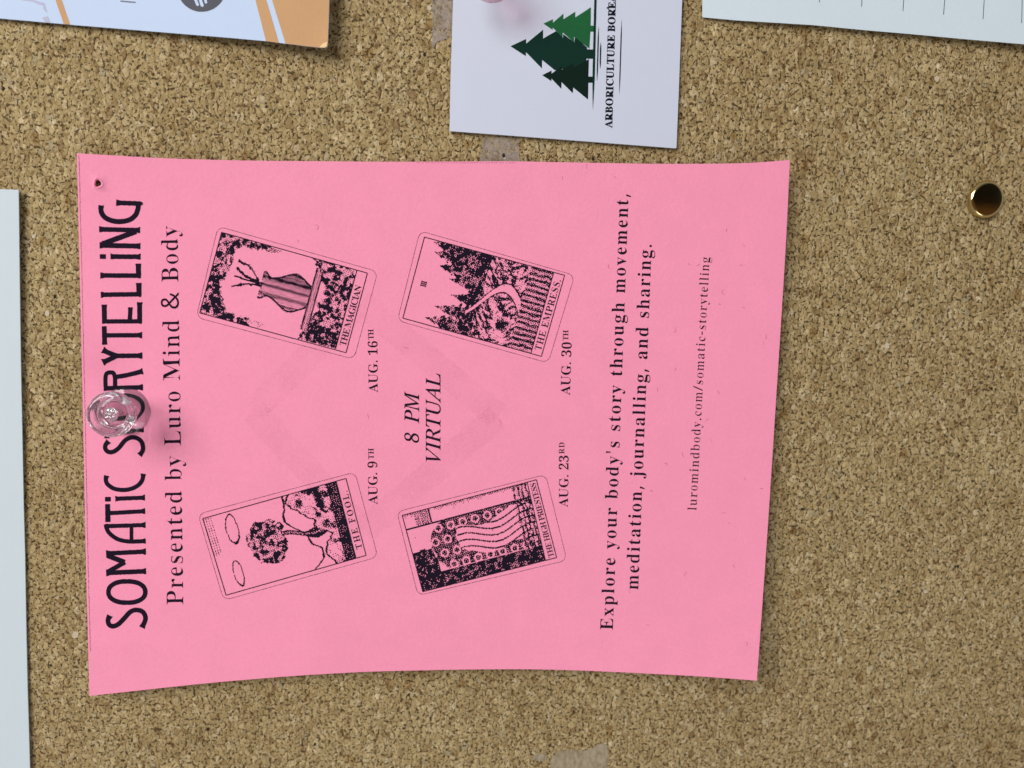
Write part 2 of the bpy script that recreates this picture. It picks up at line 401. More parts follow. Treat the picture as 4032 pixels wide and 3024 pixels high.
# letter outlines: advance, then rings of x, y points in thousandths
GLYPHS = {
    10048: (375, [[188, -7, 150, -3, 118, 7, 91, 24, 69, 48, 51, 76, 39, 111, 30, 150, 25, 193, 23, 241, 25, 289, 30, 332, 39, 371, 51, 405, 69, 433, 91, 456, 118, 473, 150, 483, 189, 486, 225, 483, 257, 473, 283, 456, 305, 433, 322, 405, 336, 370, 345, 331, 351, 288, 353, 240, 351, 193, 345, 150, 336, 110, 322, 76, 305, 47, 283, 24, 256, 7, 225, -3], [188, 37, 210, 43, 227, 61, 237, 91, 243, 131, 247, 181, 248, 240, 247, 300, 243, 349, 237, 390, 227, 419, 211, 437, 189, 443, 166, 437, 150, 419, 139, 390, 132, 349, 128, 300, 127, 240, 128, 181, 132, 131, 139, 91, 150, 61, 166, 43]]),
    10049: (375, [[65, 0, 65, 36, 120, 36, 131, 37, 139, 40, 146, 45, 154, 79, 154, 416, 108, 365, 94, 355, 81, 348, 67, 346, 57, 347, 48, 352, 40, 359, 33, 369, 29, 381, 28, 396, 74, 412, 132, 447, 179, 482, 254, 482, 254, 79, 261, 47, 267, 41, 276, 37, 288, 36, 343, 36, 343, 0]]),
    10050: (375, [[24, 0, 24, 69, 123, 171, 187, 245, 218, 307, 226, 371, 225, 395, 220, 413, 212, 427, 202, 437, 189, 443, 174, 445, 153, 442, 137, 432, 126, 416, 118, 393, 114, 364, 112, 329, 88, 331, 68, 336, 50, 344, 37, 357, 29, 374, 26, 396, 28, 411, 34, 426, 43, 441, 55, 454, 72, 465, 92, 474, 116, 481, 143, 485, 174, 486, 220, 483, 258, 473, 288, 456, 310, 434, 323, 407, 328, 375, 319, 329, 291, 281, 238, 220, 154, 138, 87, 74, 244, 74, 257, 75, 269, 79, 279, 86, 288, 95, 295, 107, 300, 120, 305, 141, 345, 141, 341, 0]]),
    10051: (375, [[163, -7, 132, -5, 104, -2, 81, 5, 62, 13, 46, 23, 34, 35, 26, 47, 20, 60, 19, 74, 21, 90, 26, 103, 36, 113, 48, 120, 61, 125, 76, 126, 78, 100, 86, 79, 99, 62, 116, 50, 135, 43, 158, 40, 199, 49, 211, 56, 221, 66, 230, 79, 236, 95, 240, 115, 241, 139, 238, 163, 229, 184, 214, 202, 194, 216, 168, 224, 137, 227, 95, 227, 95, 269, 140, 269, 166, 272, 188, 281, 204, 296, 216, 316, 223, 340, 225, 367, 223, 390, 219, 409, 211, 424, 200, 436, 186, 443, 169, 445, 154, 444, 142, 439, 133, 430, 116, 391, 111, 341, 86, 343, 64, 348, 47, 356, 34, 367, 27, 382, 24, 401, 28, 423, 41, 444, 62, 461, 91, 475, 128, 483, 173, 486, 217, 483, 255, 474, 286, 458, 309, 436, 323, 409, 328, 377, 324, 348, 315, 323, 298, 301, 277, 283, 253, 267, 225, 256, 279, 238, 297, 228, 312, 216, 326, 201, 336, 184, 342, 163, 345, 138, 343, 112, 338, 90, 329, 70, 318, 52, 304, 37, 288, 25, 230, 1]]),
    10052: (375, [[121, 0, 121, 36, 140, 36, 179, 44, 188, 52, 193, 65, 195, 84, 195, 125, 9, 125, 9, 166, 199, 480, 293, 480, 293, 169, 363, 169, 363, 125, 293, 125, 293, 84, 295, 65, 300, 52, 309, 44, 348, 36, 357, 36, 357, 0], [56, 169, 195, 169, 195, 287, 196, 351, 199, 416, 189, 394, 174, 366, 158, 338, 146, 319]]),
    10053: (375, [[165, -7, 133, -5, 106, -1, 84, 5, 66, 14, 51, 24, 40, 35, 33, 48, 28, 61, 27, 75, 29, 89, 33, 101, 42, 109, 53, 116, 66, 120, 81, 121, 88, 83, 111, 52, 123, 46, 137, 42, 154, 40, 195, 50, 207, 58, 217, 69, 226, 83, 232, 101, 236, 122, 237, 148, 234, 178, 226, 203, 213, 223, 195, 236, 173, 244, 146, 247, 103, 243, 71, 235, 40, 247, 62, 480, 316, 480, 319, 357, 281, 357, 275, 380, 267, 399, 244, 406, 105, 406, 94, 281, 126, 288, 168, 291, 216, 287, 258, 276, 293, 256, 319, 228, 335, 192, 340, 148, 338, 120, 333, 96, 324, 75, 312, 56, 299, 40, 282, 27, 226, 1]]),
    10054: (375, [[197, -7, 165, -4, 136, 4, 109, 18, 86, 37, 67, 62, 51, 93, 39, 130, 33, 173, 30, 222, 32, 258, 35, 293, 42, 325, 51, 356, 63, 384, 77, 409, 94, 432, 114, 450, 137, 466, 163, 477, 191, 484, 222, 486, 249, 485, 272, 482, 291, 476, 307, 468, 319, 459, 329, 449, 335, 437, 339, 425, 340, 412, 338, 399, 332, 387, 322, 376, 307, 367, 287, 362, 260, 360, 256, 400, 243, 434, 236, 441, 227, 445, 216, 447, 191, 441, 170, 426, 152, 401, 139, 366, 130, 322, 125, 269, 161, 286, 218, 294, 256, 290, 288, 278, 315, 258, 336, 230, 348, 196, 352, 155, 348, 110, 334, 71, 313, 38, 282, 13, 244, -2], [199, 38, 215, 41, 228, 49, 239, 64, 248, 85, 253, 113, 255, 148, 253, 181, 247, 208, 238, 228, 226, 242, 211, 250, 193, 253, 154, 243, 125, 221, 128, 162, 135, 116, 147, 81, 162, 57, 179, 42]]),
    10055: (375, [[111, 0, 289, 406, 113, 406, 93, 403, 80, 391, 74, 372, 70, 338, 30, 338, 33, 480, 353, 480, 353, 447, 168, 0]]),
    10056: (375, [[183, -7, 148, -5, 118, 1, 91, 11, 69, 24, 51, 39, 38, 57, 28, 78, 22, 99, 20, 122, 23, 150, 32, 173, 47, 193, 67, 211, 91, 227, 119, 242, 94, 259, 74, 276, 57, 296, 45, 316, 38, 339, 36, 364, 37, 385, 42, 404, 50, 423, 62, 441, 79, 456, 99, 469, 125, 478, 156, 484, 191, 486, 235, 483, 271, 471, 299, 453, 318, 429, 330, 401, 334, 369, 332, 344, 324, 322, 310, 305, 244, 260, 280, 240, 309, 220, 330, 199, 344, 177, 352, 153, 355, 127, 350, 88, 335, 55, 310, 29, 276, 9, 234, -3], [203, 283, 218, 293, 230, 304, 239, 317, 245, 332, 249, 350, 250, 370, 243, 407, 222, 436, 212, 442, 200, 446, 187, 447, 170, 445, 156, 438, 145, 426, 137, 410, 132, 392, 130, 372, 132, 351, 139, 333, 149, 318], [187, 32, 208, 34, 226, 42, 241, 55, 253, 72, 260, 92, 262, 116, 259, 136, 252, 154, 239, 170, 220, 185, 195, 200, 164, 216, 126, 178, 118, 161, 112, 142, 111, 120, 113, 95, 120, 74, 132, 56, 147, 42, 165, 34]]),
    10057: (375, [[152, -7, 127, -5, 106, -2, 88, 4, 73, 12, 62, 22, 53, 33, 42, 69, 50, 94, 75, 107, 83, 88, 92, 71, 103, 56, 118, 45, 135, 38, 156, 36, 194, 48, 223, 84, 242, 145, 251, 230, 212, 198, 195, 191, 176, 186, 155, 185, 119, 189, 87, 201, 60, 220, 40, 248, 28, 282, 24, 324, 26, 355, 32, 383, 42, 409, 56, 431, 74, 450, 95, 466, 120, 477, 147, 484, 177, 486, 209, 484, 238, 476, 264, 463, 287, 444, 307, 420, 323, 390, 335, 353, 343, 310, 345, 261, 334, 157, 326, 126, 315, 97, 301, 72, 284, 49, 264, 30, 241, 14, 215, 3, 185, -4], [184, 233, 199, 234, 212, 239, 224, 245, 251, 278, 248, 330, 242, 372, 231, 403, 217, 424, 201, 437, 181, 441, 164, 438, 149, 429, 137, 413, 128, 391, 123, 362, 121, 328, 125, 286, 137, 257, 156, 239]]),
    10065: (437, [[-9, 0, -9, 18, 4, 19, 14, 24, 24, 30, 49, 75, 206, 466, 224, 465, 384, 87, 411, 34, 420, 25, 430, 20, 443, 18, 443, 0, 229, 0, 229, 18, 259, 21, 277, 30, 283, 46, 273, 81, 253, 132, 103, 132, 79, 71, 76, 59, 75, 48, 80, 32, 96, 21, 124, 18, 128, 18, 128, 0], [113, 161, 242, 161, 177, 319]]),
    10066: (443, [[16, 0, 16, 17, 36, 20, 52, 25, 62, 32, 69, 44, 73, 60, 75, 82, 75, 369, 69, 412, 51, 433, 15, 439, 15, 455, 220, 455, 297, 449, 352, 429, 385, 396, 396, 351, 389, 313, 369, 283, 335, 261, 287, 247, 344, 231, 385, 206, 410, 173, 418, 132, 413, 93, 397, 61, 371, 35, 335, 15, 291, 4, 238, 0], [182, 252, 188, 252, 220, 254, 245, 261, 263, 272, 275, 290, 282, 314, 285, 345, 283, 373, 278, 395, 269, 412, 257, 424, 239, 431, 216, 434, 203, 433, 193, 430, 188, 425, 182, 391], [222, 24, 248, 27, 268, 35, 283, 49, 293, 69, 299, 95, 301, 128, 298, 162, 290, 188, 277, 208, 258, 221, 231, 228, 197, 231, 182, 231, 182, 65, 190, 33, 198, 28, 208, 25]]),
    10067: (468, [[257, -11, 213, -7, 174, 3, 137, 20, 105, 43, 78, 71, 56, 104, 39, 142, 29, 184, 26, 228, 30, 273, 39, 314, 56, 351, 79, 384, 106, 412, 139, 435, 176, 452, 216, 462, 259, 465, 292, 463, 328, 454, 367, 440, 388, 435, 402, 439, 413, 449, 419, 465, 437, 465, 437, 308, 420, 308, 403, 347, 381, 380, 356, 407, 328, 427, 298, 439, 265, 443, 212, 430, 174, 389, 151, 321, 144, 226, 152, 138, 177, 74, 219, 36, 278, 24, 305, 26, 331, 33, 358, 45, 383, 61, 407, 81, 428, 106, 447, 89, 409, 45, 365, 14, 314, -5]]),
    10068: (496, [[20, 0, 20, 17, 39, 19, 53, 23, 63, 30, 69, 39, 73, 54, 74, 75, 74, 374, 72, 397, 68, 415, 61, 426, 50, 433, 35, 437, 15, 439, 15, 455, 222, 455, 296, 449, 357, 429, 405, 396, 440, 351, 461, 295, 468, 228, 453, 128, 408, 57, 333, 14, 228, 0], [222, 24, 262, 30, 295, 47, 319, 75, 337, 115, 347, 166, 351, 229, 343, 318, 319, 382, 279, 420, 223, 433, 208, 432, 197, 429, 190, 423, 182, 385, 182, 72, 190, 34, 197, 29, 208, 25]]),
    10069: (442, [[14, 0, 14, 17, 35, 18, 51, 22, 62, 30, 70, 41, 74, 57, 75, 78, 75, 369, 74, 394, 69, 413, 62, 425, 51, 433, 36, 437, 16, 439, 16, 455, 399, 455, 399, 320, 383, 320, 375, 357, 361, 386, 340, 406, 312, 420, 276, 428, 232, 430, 200, 428, 186, 417, 183, 388, 183, 246, 193, 246, 221, 248, 243, 256, 259, 269, 272, 288, 281, 313, 288, 345, 304, 345, 304, 118, 287, 118, 273, 181, 264, 195, 254, 206, 241, 213, 185, 222, 183, 222, 183, 67, 184, 53, 187, 42, 192, 35, 230, 28, 261, 29, 289, 32, 313, 39, 335, 48, 354, 60, 371, 75, 386, 94, 399, 116, 411, 143, 430, 143, 402, 0]]),
    10070: (404, [[15, 0, 15, 17, 36, 20, 52, 26, 62, 34, 69, 45, 73, 62, 75, 84, 75, 375, 73, 396, 69, 412, 61, 423, 50, 430, 35, 435, 14, 439, 14, 455, 394, 455, 394, 320, 377, 320, 372, 345, 365, 367, 355, 385, 343, 400, 328, 412, 310, 420, 288, 426, 261, 430, 230, 431, 200, 429, 186, 421, 182, 398, 182, 247, 190, 247, 217, 250, 239, 257, 256, 270, 269, 289, 278, 314, 284, 347, 302, 347, 302, 118, 285, 118, 279, 154, 269, 181, 257, 200, 239, 213, 217, 221, 189, 224, 182, 224, 182, 81, 188, 43, 193, 34, 200, 28, 210, 24, 257, 17, 257, 0]]),
    10071: (508, [[268, -10, 222, -7, 179, 3, 141, 19, 108, 42, 80, 70, 57, 103, 41, 141, 31, 183, 28, 229, 31, 274, 41, 315, 57, 352, 80, 385, 107, 413, 139, 435, 176, 452, 215, 462, 257, 465, 293, 463, 330, 454, 369, 441, 388, 436, 406, 443, 419, 465, 437, 465, 437, 308, 420, 308, 409, 334, 397, 357, 382, 379, 366, 397, 348, 413, 329, 426, 309, 436, 288, 441, 267, 443, 214, 430, 176, 389, 153, 322, 146, 228, 150, 163, 161, 110, 180, 67, 206, 37, 238, 19, 275, 13, 298, 14, 316, 19, 328, 27, 336, 39, 341, 53, 343, 71, 343, 128, 341, 146, 337, 161, 329, 170, 317, 176, 299, 180, 275, 182, 275, 198, 500, 198, 500, 182, 481, 180, 466, 177, 457, 171, 451, 161, 447, 147, 446, 128, 446, 29, 387, 7, 328, -6]]),
    10072: (523, [[15, 0, 15, 17, 36, 20, 52, 24, 62, 32, 69, 43, 73, 59, 75, 81, 75, 379, 73, 398, 69, 413, 62, 424, 51, 431, 36, 436, 16, 439, 16, 455, 242, 455, 242, 439, 204, 432, 187, 415, 182, 379, 182, 251, 342, 251, 342, 379, 337, 415, 320, 432, 282, 439, 282, 455, 507, 455, 507, 439, 486, 436, 471, 431, 461, 424, 454, 414, 451, 399, 449, 379, 449, 81, 451, 60, 455, 44, 461, 33, 471, 25, 487, 20, 507, 17, 507, 0, 282, 0, 282, 17, 303, 20, 318, 24, 329, 31, 336, 41, 340, 58, 342, 81, 342, 221, 182, 221, 182, 81, 183, 59, 187, 43, 194, 32, 205, 24, 221, 20, 242, 17, 242, 0]]),
    10073: (261, [[13, 0, 13, 17, 34, 21, 50, 26, 61, 32, 69, 42, 74, 56, 75, 75, 75, 387, 74, 405, 70, 419, 63, 427, 52, 433, 36, 437, 13, 439, 13, 455, 244, 455, 244, 439, 223, 437, 207, 433, 196, 427, 188, 419, 184, 405, 183, 387, 183, 77, 187, 44, 206, 26, 246, 17, 246, 0]]),
    10075: (510, [[16, 0, 16, 17, 37, 20, 53, 24, 63, 32, 70, 43, 74, 59, 75, 81, 75, 379, 74, 398, 70, 413, 63, 424, 52, 432, 37, 436, 17, 439, 17, 455, 242, 455, 242, 439, 205, 432, 187, 415, 183, 379, 183, 234, 321, 373, 336, 391, 345, 406, 349, 418, 342, 430, 323, 436, 291, 439, 291, 455, 486, 455, 486, 439, 477, 439, 436, 430, 392, 404, 345, 361, 271, 285, 463, 46, 487, 25, 519, 17, 519, 0, 281, 0, 281, 17, 306, 18, 322, 21, 334, 34, 316, 66, 199, 214, 183, 198, 183, 81, 184, 59, 188, 43, 195, 32, 205, 24, 221, 20, 242, 17, 242, 0]]),
    10076: (426, [[15, 0, 15, 17, 36, 20, 52, 24, 62, 32, 69, 43, 73, 59, 75, 81, 75, 379, 73, 399, 69, 414, 62, 425, 51, 432, 36, 436, 16, 439, 16, 455, 250, 455, 250, 439, 208, 434, 199, 430, 193, 424, 188, 416, 182, 379, 182, 83, 185, 47, 200, 31, 234, 28, 264, 29, 291, 33, 315, 40, 335, 49, 354, 63, 370, 80, 384, 100, 397, 125, 409, 154, 427, 154, 402, 0]]),
    10077: (634, [[14, 0, 14, 17, 34, 20, 50, 24, 61, 32, 69, 43, 74, 58, 75, 79, 75, 382, 71, 416, 53, 432, 15, 439, 15, 455, 185, 455, 317, 142, 449, 455, 617, 455, 617, 439, 598, 436, 583, 430, 573, 423, 566, 412, 561, 397, 560, 378, 560, 85, 565, 43, 582, 23, 617, 17, 617, 0, 396, 0, 396, 17, 433, 25, 450, 44, 455, 83, 455, 399, 288, 0, 270, 0, 105, 389, 105, 80, 107, 57, 112, 41, 120, 30, 131, 23, 148, 19, 169, 17, 169, 0]]),
    10078: (494, [[403, -11, 107, 350, 107, 79, 108, 57, 112, 42, 119, 31, 129, 24, 145, 20, 167, 17, 167, 0, 18, 0, 18, 17, 54, 23, 71, 41, 76, 79, 76, 388, 36, 433, 18, 439, 18, 455, 156, 455, 391, 169, 391, 377, 386, 414, 369, 431, 331, 439, 331, 455, 480, 455, 480, 439, 459, 436, 443, 432, 433, 425, 427, 414, 423, 398, 422, 377, 422, -11]]),
    10079: (525, [[261, -11, 228, -9, 198, -3, 169, 7, 142, 21, 117, 38, 94, 58, 75, 81, 58, 106, 45, 134, 35, 163, 29, 195, 28, 228, 29, 260, 35, 292, 45, 321, 58, 349, 75, 374, 95, 397, 117, 417, 143, 434, 170, 448, 200, 458, 232, 464, 265, 466, 298, 464, 328, 458, 357, 448, 384, 435, 409, 418, 431, 399, 451, 376, 467, 351, 481, 323, 490, 293, 496, 261, 498, 228, 496, 195, 490, 163, 481, 134, 467, 106, 450, 81, 430, 58, 408, 38, 383, 21, 355, 7, 325, -3, 294, -9], [265, 12, 315, 26, 351, 66, 372, 133, 379, 228, 376, 293, 365, 346, 348, 389, 324, 419, 294, 437, 260, 443, 210, 430, 174, 389, 152, 322, 145, 228, 149, 163, 159, 109, 177, 67, 201, 37, 230, 18]]),
    10080: (418, [[15, 0, 15, 17, 36, 20, 52, 24, 62, 32, 69, 43, 73, 59, 75, 81, 75, 379, 73, 398, 69, 413, 62, 424, 51, 431, 36, 436, 16, 439, 16, 455, 214, 455, 265, 454, 306, 449, 336, 440, 357, 429, 375, 415, 390, 398, 400, 378, 407, 356, 409, 332, 404, 296, 390, 266, 367, 240, 334, 221, 292, 209, 242, 206, 182, 206, 182, 81, 183, 59, 187, 43, 194, 32, 205, 24, 221, 20, 242, 17, 242, 0], [182, 230, 201, 230, 231, 232, 255, 240, 272, 253, 283, 271, 290, 297, 292, 329, 290, 361, 285, 387, 275, 406, 261, 420, 241, 428, 216, 431, 189, 424, 182, 398]]),
    10081: (525, [[378, -116, 315, -108, 262, -87, 219, -51, 187, -1, 155, 13, 127, 30, 101, 50, 80, 74, 61, 100, 47, 129, 36, 160, 30, 193, 28, 228, 29, 260, 35, 292, 45, 321, 58, 349, 75, 374, 95, 397, 117, 417, 143, 434, 170, 448, 200, 458, 232, 464, 265, 466, 298, 464, 328, 458, 357, 448, 384, 435, 409, 418, 431, 399, 451, 376, 467, 351, 481, 323, 490, 293, 496, 261, 498, 228, 493, 176, 479, 128, 454, 86, 421, 49, 379, 21, 330, 0, 360, -45, 398, -72, 445, -81, 492, -73, 495, -92, 455, -105, 416, -113], [265, 12, 316, 26, 351, 66, 373, 133, 380, 228, 377, 293, 366, 346, 348, 389, 324, 419, 294, 437, 260, 443, 210, 430, 174, 389, 152, 322, 145, 228, 149, 163, 160, 109, 178, 67, 202, 37, 231, 18]]),
    10082: (473, [[15, 0, 15, 17, 36, 20, 52, 24, 62, 32, 69, 43, 73, 59, 75, 81, 75, 379, 73, 398, 69, 413, 62, 424, 51, 431, 36, 436, 16, 439, 16, 455, 217, 455, 278, 452, 329, 442, 367, 426, 395, 403, 412, 372, 417, 334, 411, 296, 392, 265, 360, 241, 315, 224, 432, 50, 452, 26, 478, 17, 480, 17, 480, 0, 338, 0, 201, 212, 182, 212, 182, 81, 183, 59, 187, 43, 194, 32, 205, 24, 221, 20, 242, 17, 242, 0], [182, 234, 203, 234, 235, 236, 261, 245, 280, 258, 293, 278, 301, 304, 304, 336, 299, 378, 284, 407, 259, 425, 224, 431, 209, 430, 197, 427, 190, 422, 182, 385]]),
    10083: (390, [[43, -11, 43, 158, 62, 158, 75, 113, 91, 77, 111, 50, 136, 30, 164, 19, 197, 15, 220, 17, 241, 24, 257, 36, 269, 51, 276, 69, 279, 89, 273, 117, 255, 140, 225, 160, 163, 191, 127, 210, 99, 231, 77, 253, 62, 276, 53, 302, 50, 332, 52, 358, 57, 381, 67, 403, 80, 421, 96, 437, 115, 449, 136, 459, 160, 464, 185, 466, 229, 461, 282, 448, 291, 446, 300, 445, 310, 447, 317, 454, 320, 466, 339, 466, 339, 319, 322, 319, 315, 343, 305, 365, 293, 385, 280, 402, 265, 417, 248, 429, 231, 438, 213, 443, 194, 445, 173, 443, 155, 437, 140, 426, 128, 413, 122, 398, 120, 380, 121, 364, 127, 349, 137, 336, 189, 303, 253, 273, 317, 233, 331, 219, 342, 204, 350, 188, 359, 133, 357, 106, 350, 80, 339, 58, 323, 38, 304, 21, 281, 8, 254, -2, 225, -8, 192, -10, 158, -8, 126, 1, 98, 9, 85, 12, 69, 7, 61, -11]]),
    10084: (423, [[92, 0, 92, 17, 114, 19, 130, 23, 142, 31, 150, 42, 154, 59, 156, 81, 156, 433, 149, 433, 116, 430, 88, 420, 65, 403, 47, 380, 35, 352, 29, 318, 11, 318, 11, 455, 410, 455, 410, 317, 394, 317, 381, 368, 357, 404, 319, 426, 269, 433, 263, 433, 263, 81, 265, 58, 269, 41, 276, 30, 288, 23, 305, 19, 328, 17, 328, 0]]),
    10085: (492, [[248, -13, 192, -8, 147, 6, 114, 29, 91, 61, 78, 103, 73, 155, 73, 379, 72, 398, 68, 413, 61, 424, 50, 431, 35, 436, 15, 439, 15, 455, 240, 455, 240, 439, 202, 432, 185, 415, 181, 379, 181, 140, 183, 104, 191, 74, 203, 51, 221, 35, 245, 25, 275, 22, 326, 31, 363, 56, 385, 99, 392, 159, 392, 378, 391, 398, 387, 413, 379, 423, 368, 431, 351, 436, 328, 439, 328, 455, 474, 455, 474, 439, 456, 435, 442, 429, 433, 421, 427, 411, 424, 396, 422, 378, 422, 181, 418, 118, 403, 69, 380, 32, 346, 7, 302, -8]]),
    10087: (611, [[171, -11, 32, 393, 15, 427, 8, 433, -2, 437, -15, 439, -15, 455, 181, 455, 181, 439, 150, 432, 145, 427, 141, 420, 140, 410, 148, 373, 223, 153, 301, 353, 286, 399, 281, 413, 274, 423, 267, 429, 229, 439, 229, 455, 439, 455, 439, 439, 413, 436, 398, 427, 393, 412, 399, 386, 474, 166, 541, 369, 549, 406, 547, 417, 544, 425, 538, 430, 503, 439, 503, 455, 624, 455, 624, 439, 612, 435, 602, 429, 594, 421, 575, 379, 446, -11, 428, -11, 316, 309, 190, -11]]),
    10097: (344, [[255, -10, 226, -5, 208, 10, 200, 35, 168, 11, 133, -4, 95, -9, 74, -6, 55, 0, 40, 11, 29, 26, 22, 43, 20, 63, 25, 91, 39, 115, 63, 136, 98, 155, 143, 173, 199, 190, 199, 241, 197, 258, 193, 272, 187, 282, 177, 290, 164, 294, 148, 296, 123, 293, 109, 286, 104, 274, 113, 257, 123, 231, 121, 220, 117, 210, 110, 202, 100, 196, 90, 192, 77, 191, 64, 192, 54, 196, 45, 203, 38, 212, 34, 223, 33, 236, 35, 252, 40, 266, 49, 278, 62, 290, 77, 300, 95, 308, 115, 314, 137, 317, 162, 318, 205, 315, 239, 307, 263, 292, 280, 271, 290, 244, 293, 210, 293, 62, 295, 40, 304, 34, 320, 42, 329, 28, 306, 7, 281, -6], [151, 34, 174, 41, 199, 63, 199, 169, 164, 157, 138, 139, 123, 114, 118, 84, 122, 56, 133, 39]]),
    10098: (361, [[43, -11, 43, 388, 37, 428, 8, 439, 8, 455, 138, 455, 138, 279, 162, 301, 190, 314, 221, 318, 244, 316, 265, 310, 284, 299, 301, 284, 315, 266, 326, 245, 335, 221, 340, 195, 342, 166, 340, 133, 333, 103, 323, 75, 308, 51, 291, 30, 270, 13, 246, 0, 220, -8, 192, -10, 162, -6, 133, 7, 105, 28, 53, -11], [183, 14, 204, 18, 220, 30, 232, 49, 239, 77, 244, 114, 245, 160, 244, 197, 239, 228, 231, 251, 220, 267, 204, 277, 184, 280, 155, 270, 147, 262, 142, 253, 138, 242, 138, 69, 143, 38, 158, 20]]),
    10099: (293, [[156, -10, 131, -8, 108, -1, 87, 11, 67, 26, 51, 45, 38, 68, 28, 93, 21, 120, 19, 150, 22, 181, 29, 210, 40, 237, 55, 260, 74, 280, 96, 297, 120, 309, 146, 317, 175, 319, 204, 317, 230, 310, 250, 298, 265, 283, 274, 265, 277, 245, 276, 233, 272, 223, 266, 215, 258, 209, 248, 205, 236, 204, 214, 209, 201, 225, 196, 251, 197, 261, 197, 271, 194, 286, 185, 294, 169, 297, 144, 290, 126, 269, 116, 235, 112, 187, 115, 142, 123, 105, 137, 76, 156, 55, 178, 42, 204, 38, 227, 42, 250, 53, 271, 72, 285, 60, 248, 21, 205, -2]]),
    10100: (370, [[140, -10, 117, -8, 97, -1, 78, 10, 61, 26, 47, 44, 35, 66, 26, 91, 21, 118, 19, 147, 21, 180, 27, 210, 36, 237, 48, 261, 63, 281, 81, 297, 101, 309, 123, 316, 146, 318, 175, 314, 201, 301, 223, 280, 223, 401, 222, 413, 218, 423, 212, 430, 176, 439, 176, 455, 319, 455, 319, 75, 325, 41, 330, 35, 340, 30, 353, 28, 353, 11, 315, 8, 271, 1, 223, -10, 223, 39, 201, 12, 173, -5], [171, 28, 182, 30, 192, 34, 202, 41, 211, 51, 218, 62, 223, 76, 223, 242, 220, 252, 214, 262, 206, 270, 174, 281, 155, 277, 141, 267, 130, 250, 123, 225, 119, 193, 118, 153, 119, 115, 123, 83, 130, 58, 140, 42, 153, 32]]),
    10101: (301, [[154, -10, 129, -8, 106, -1, 85, 10, 66, 26, 50, 45, 37, 69, 27, 95, 21, 125, 19, 157, 21, 187, 28, 215, 38, 240, 51, 263, 68, 282, 87, 298, 109, 309, 132, 316, 157, 318, 193, 314, 224, 301, 249, 280, 268, 251, 279, 216, 283, 173, 283, 166, 117, 166, 123, 112, 138, 73, 164, 50, 199, 42, 225, 47, 248, 62, 270, 86, 285, 73, 248, 27, 205, -1], [116, 192, 201, 192, 201, 215, 193, 277, 186, 288, 175, 295, 161, 297, 136, 286, 121, 255, 116, 203]]),
    10103: (327, [[146, -140, 106, -138, 73, -132, 48, -122, 29, -108, 18, -92, 14, -75, 20, -54, 38, -38, 69, -26, 44, -10, 29, 9, 24, 30, 26, 46, 32, 61, 42, 74, 57, 86, 77, 98, 102, 110, 58, 135, 31, 169, 22, 212, 24, 232, 30, 251, 40, 268, 53, 282, 69, 295, 88, 305, 109, 312, 132, 317, 157, 318, 183, 317, 208, 312, 233, 304, 317, 304, 317, 268, 268, 268, 281, 248, 289, 226, 291, 203, 290, 185, 285, 167, 276, 151, 264, 137, 250, 125, 234, 116, 215, 108, 194, 104, 172, 103, 157, 103, 142, 104, 112, 94, 106, 87, 102, 80, 101, 71, 105, 59, 119, 51, 141, 49, 175, 49, 259, 40, 277, 33, 292, 24, 303, 13, 310, -1, 314, -18, 316, -37, 311, -67, 296, -92, 272, -113, 239, -128, 197, -137], [157, 124, 172, 127, 183, 134, 190, 146, 195, 163, 198, 184, 199, 211, 198, 238, 195, 260, 190, 276, 183, 288, 172, 295, 157, 297, 143, 295, 132, 288, 124, 276, 118, 260, 115, 238, 114, 211, 115, 184, 118, 163, 124, 146, 132, 134, 143, 127], [161, -116, 205, -113, 238, -104, 257, -88, 263, -66, 262, -55, 257, -47, 249, -41, 205, -34, 97, -34, 84, -45, 76, -58, 73, -73, 76, -84, 83, -94, 95, -103, 111, -111, 133, -115]]),
    10104: (381, [[18, 0, 18, 16, 45, 26, 52, 56, 52, 399, 46, 429, 40, 435, 31, 438, 19, 440, 19, 455, 148, 455, 148, 267, 175, 295, 207, 313, 243, 318, 281, 312, 309, 292, 325, 258, 330, 212, 330, 56, 337, 26, 343, 21, 352, 17, 363, 16, 363, 0, 202, 0, 202, 16, 207, 16, 223, 21, 232, 34, 235, 56, 235, 217, 229, 258, 223, 265, 215, 270, 203, 271, 183, 267, 164, 255, 148, 235, 148, 56, 154, 26, 160, 21, 168, 17, 180, 16, 180, 0]]),
    10105: (198, [[101, 362, 87, 364, 75, 368, 65, 376, 57, 387, 52, 399, 50, 412, 52, 426, 57, 438, 65, 449, 75, 457, 87, 462, 101, 463, 114, 462, 126, 457, 137, 449, 145, 438, 150, 426, 151, 412, 149, 399, 145, 387, 136, 376, 126, 368, 114, 364], [18, 0, 18, 16, 45, 26, 52, 56, 52, 252, 47, 285, 20, 293, 21, 310, 148, 310, 148, 56, 154, 26, 180, 16, 180, 0]]),
    10106: (210, [[106, 363, 93, 365, 81, 370, 70, 378, 62, 388, 57, 400, 56, 414, 57, 427, 62, 439, 71, 450, 81, 458, 93, 463, 106, 465, 120, 463, 132, 458, 142, 450, 151, 439, 156, 427, 157, 414, 156, 400, 151, 389, 142, 378, 132, 370, 120, 365], [36, -140, -11, -131, -44, -105, -50, -94, -54, -82, -56, -70, -55, -58, -51, -48, -45, -40, -36, -34, -26, -30, -15, -29, 15, -39, 21, -46, 25, -55, 26, -66, 19, -87, 11, -103, 13, -111, 20, -115, 31, -117, 44, -115, 53, -109, 58, -100, 64, -54, 64, 250, 56, 284, 48, 290, 37, 293, 22, 294, 22, 310, 159, 310, 159, -21, 156, -58, 145, -87, 127, -110, 102, -127, 72, -137]]),
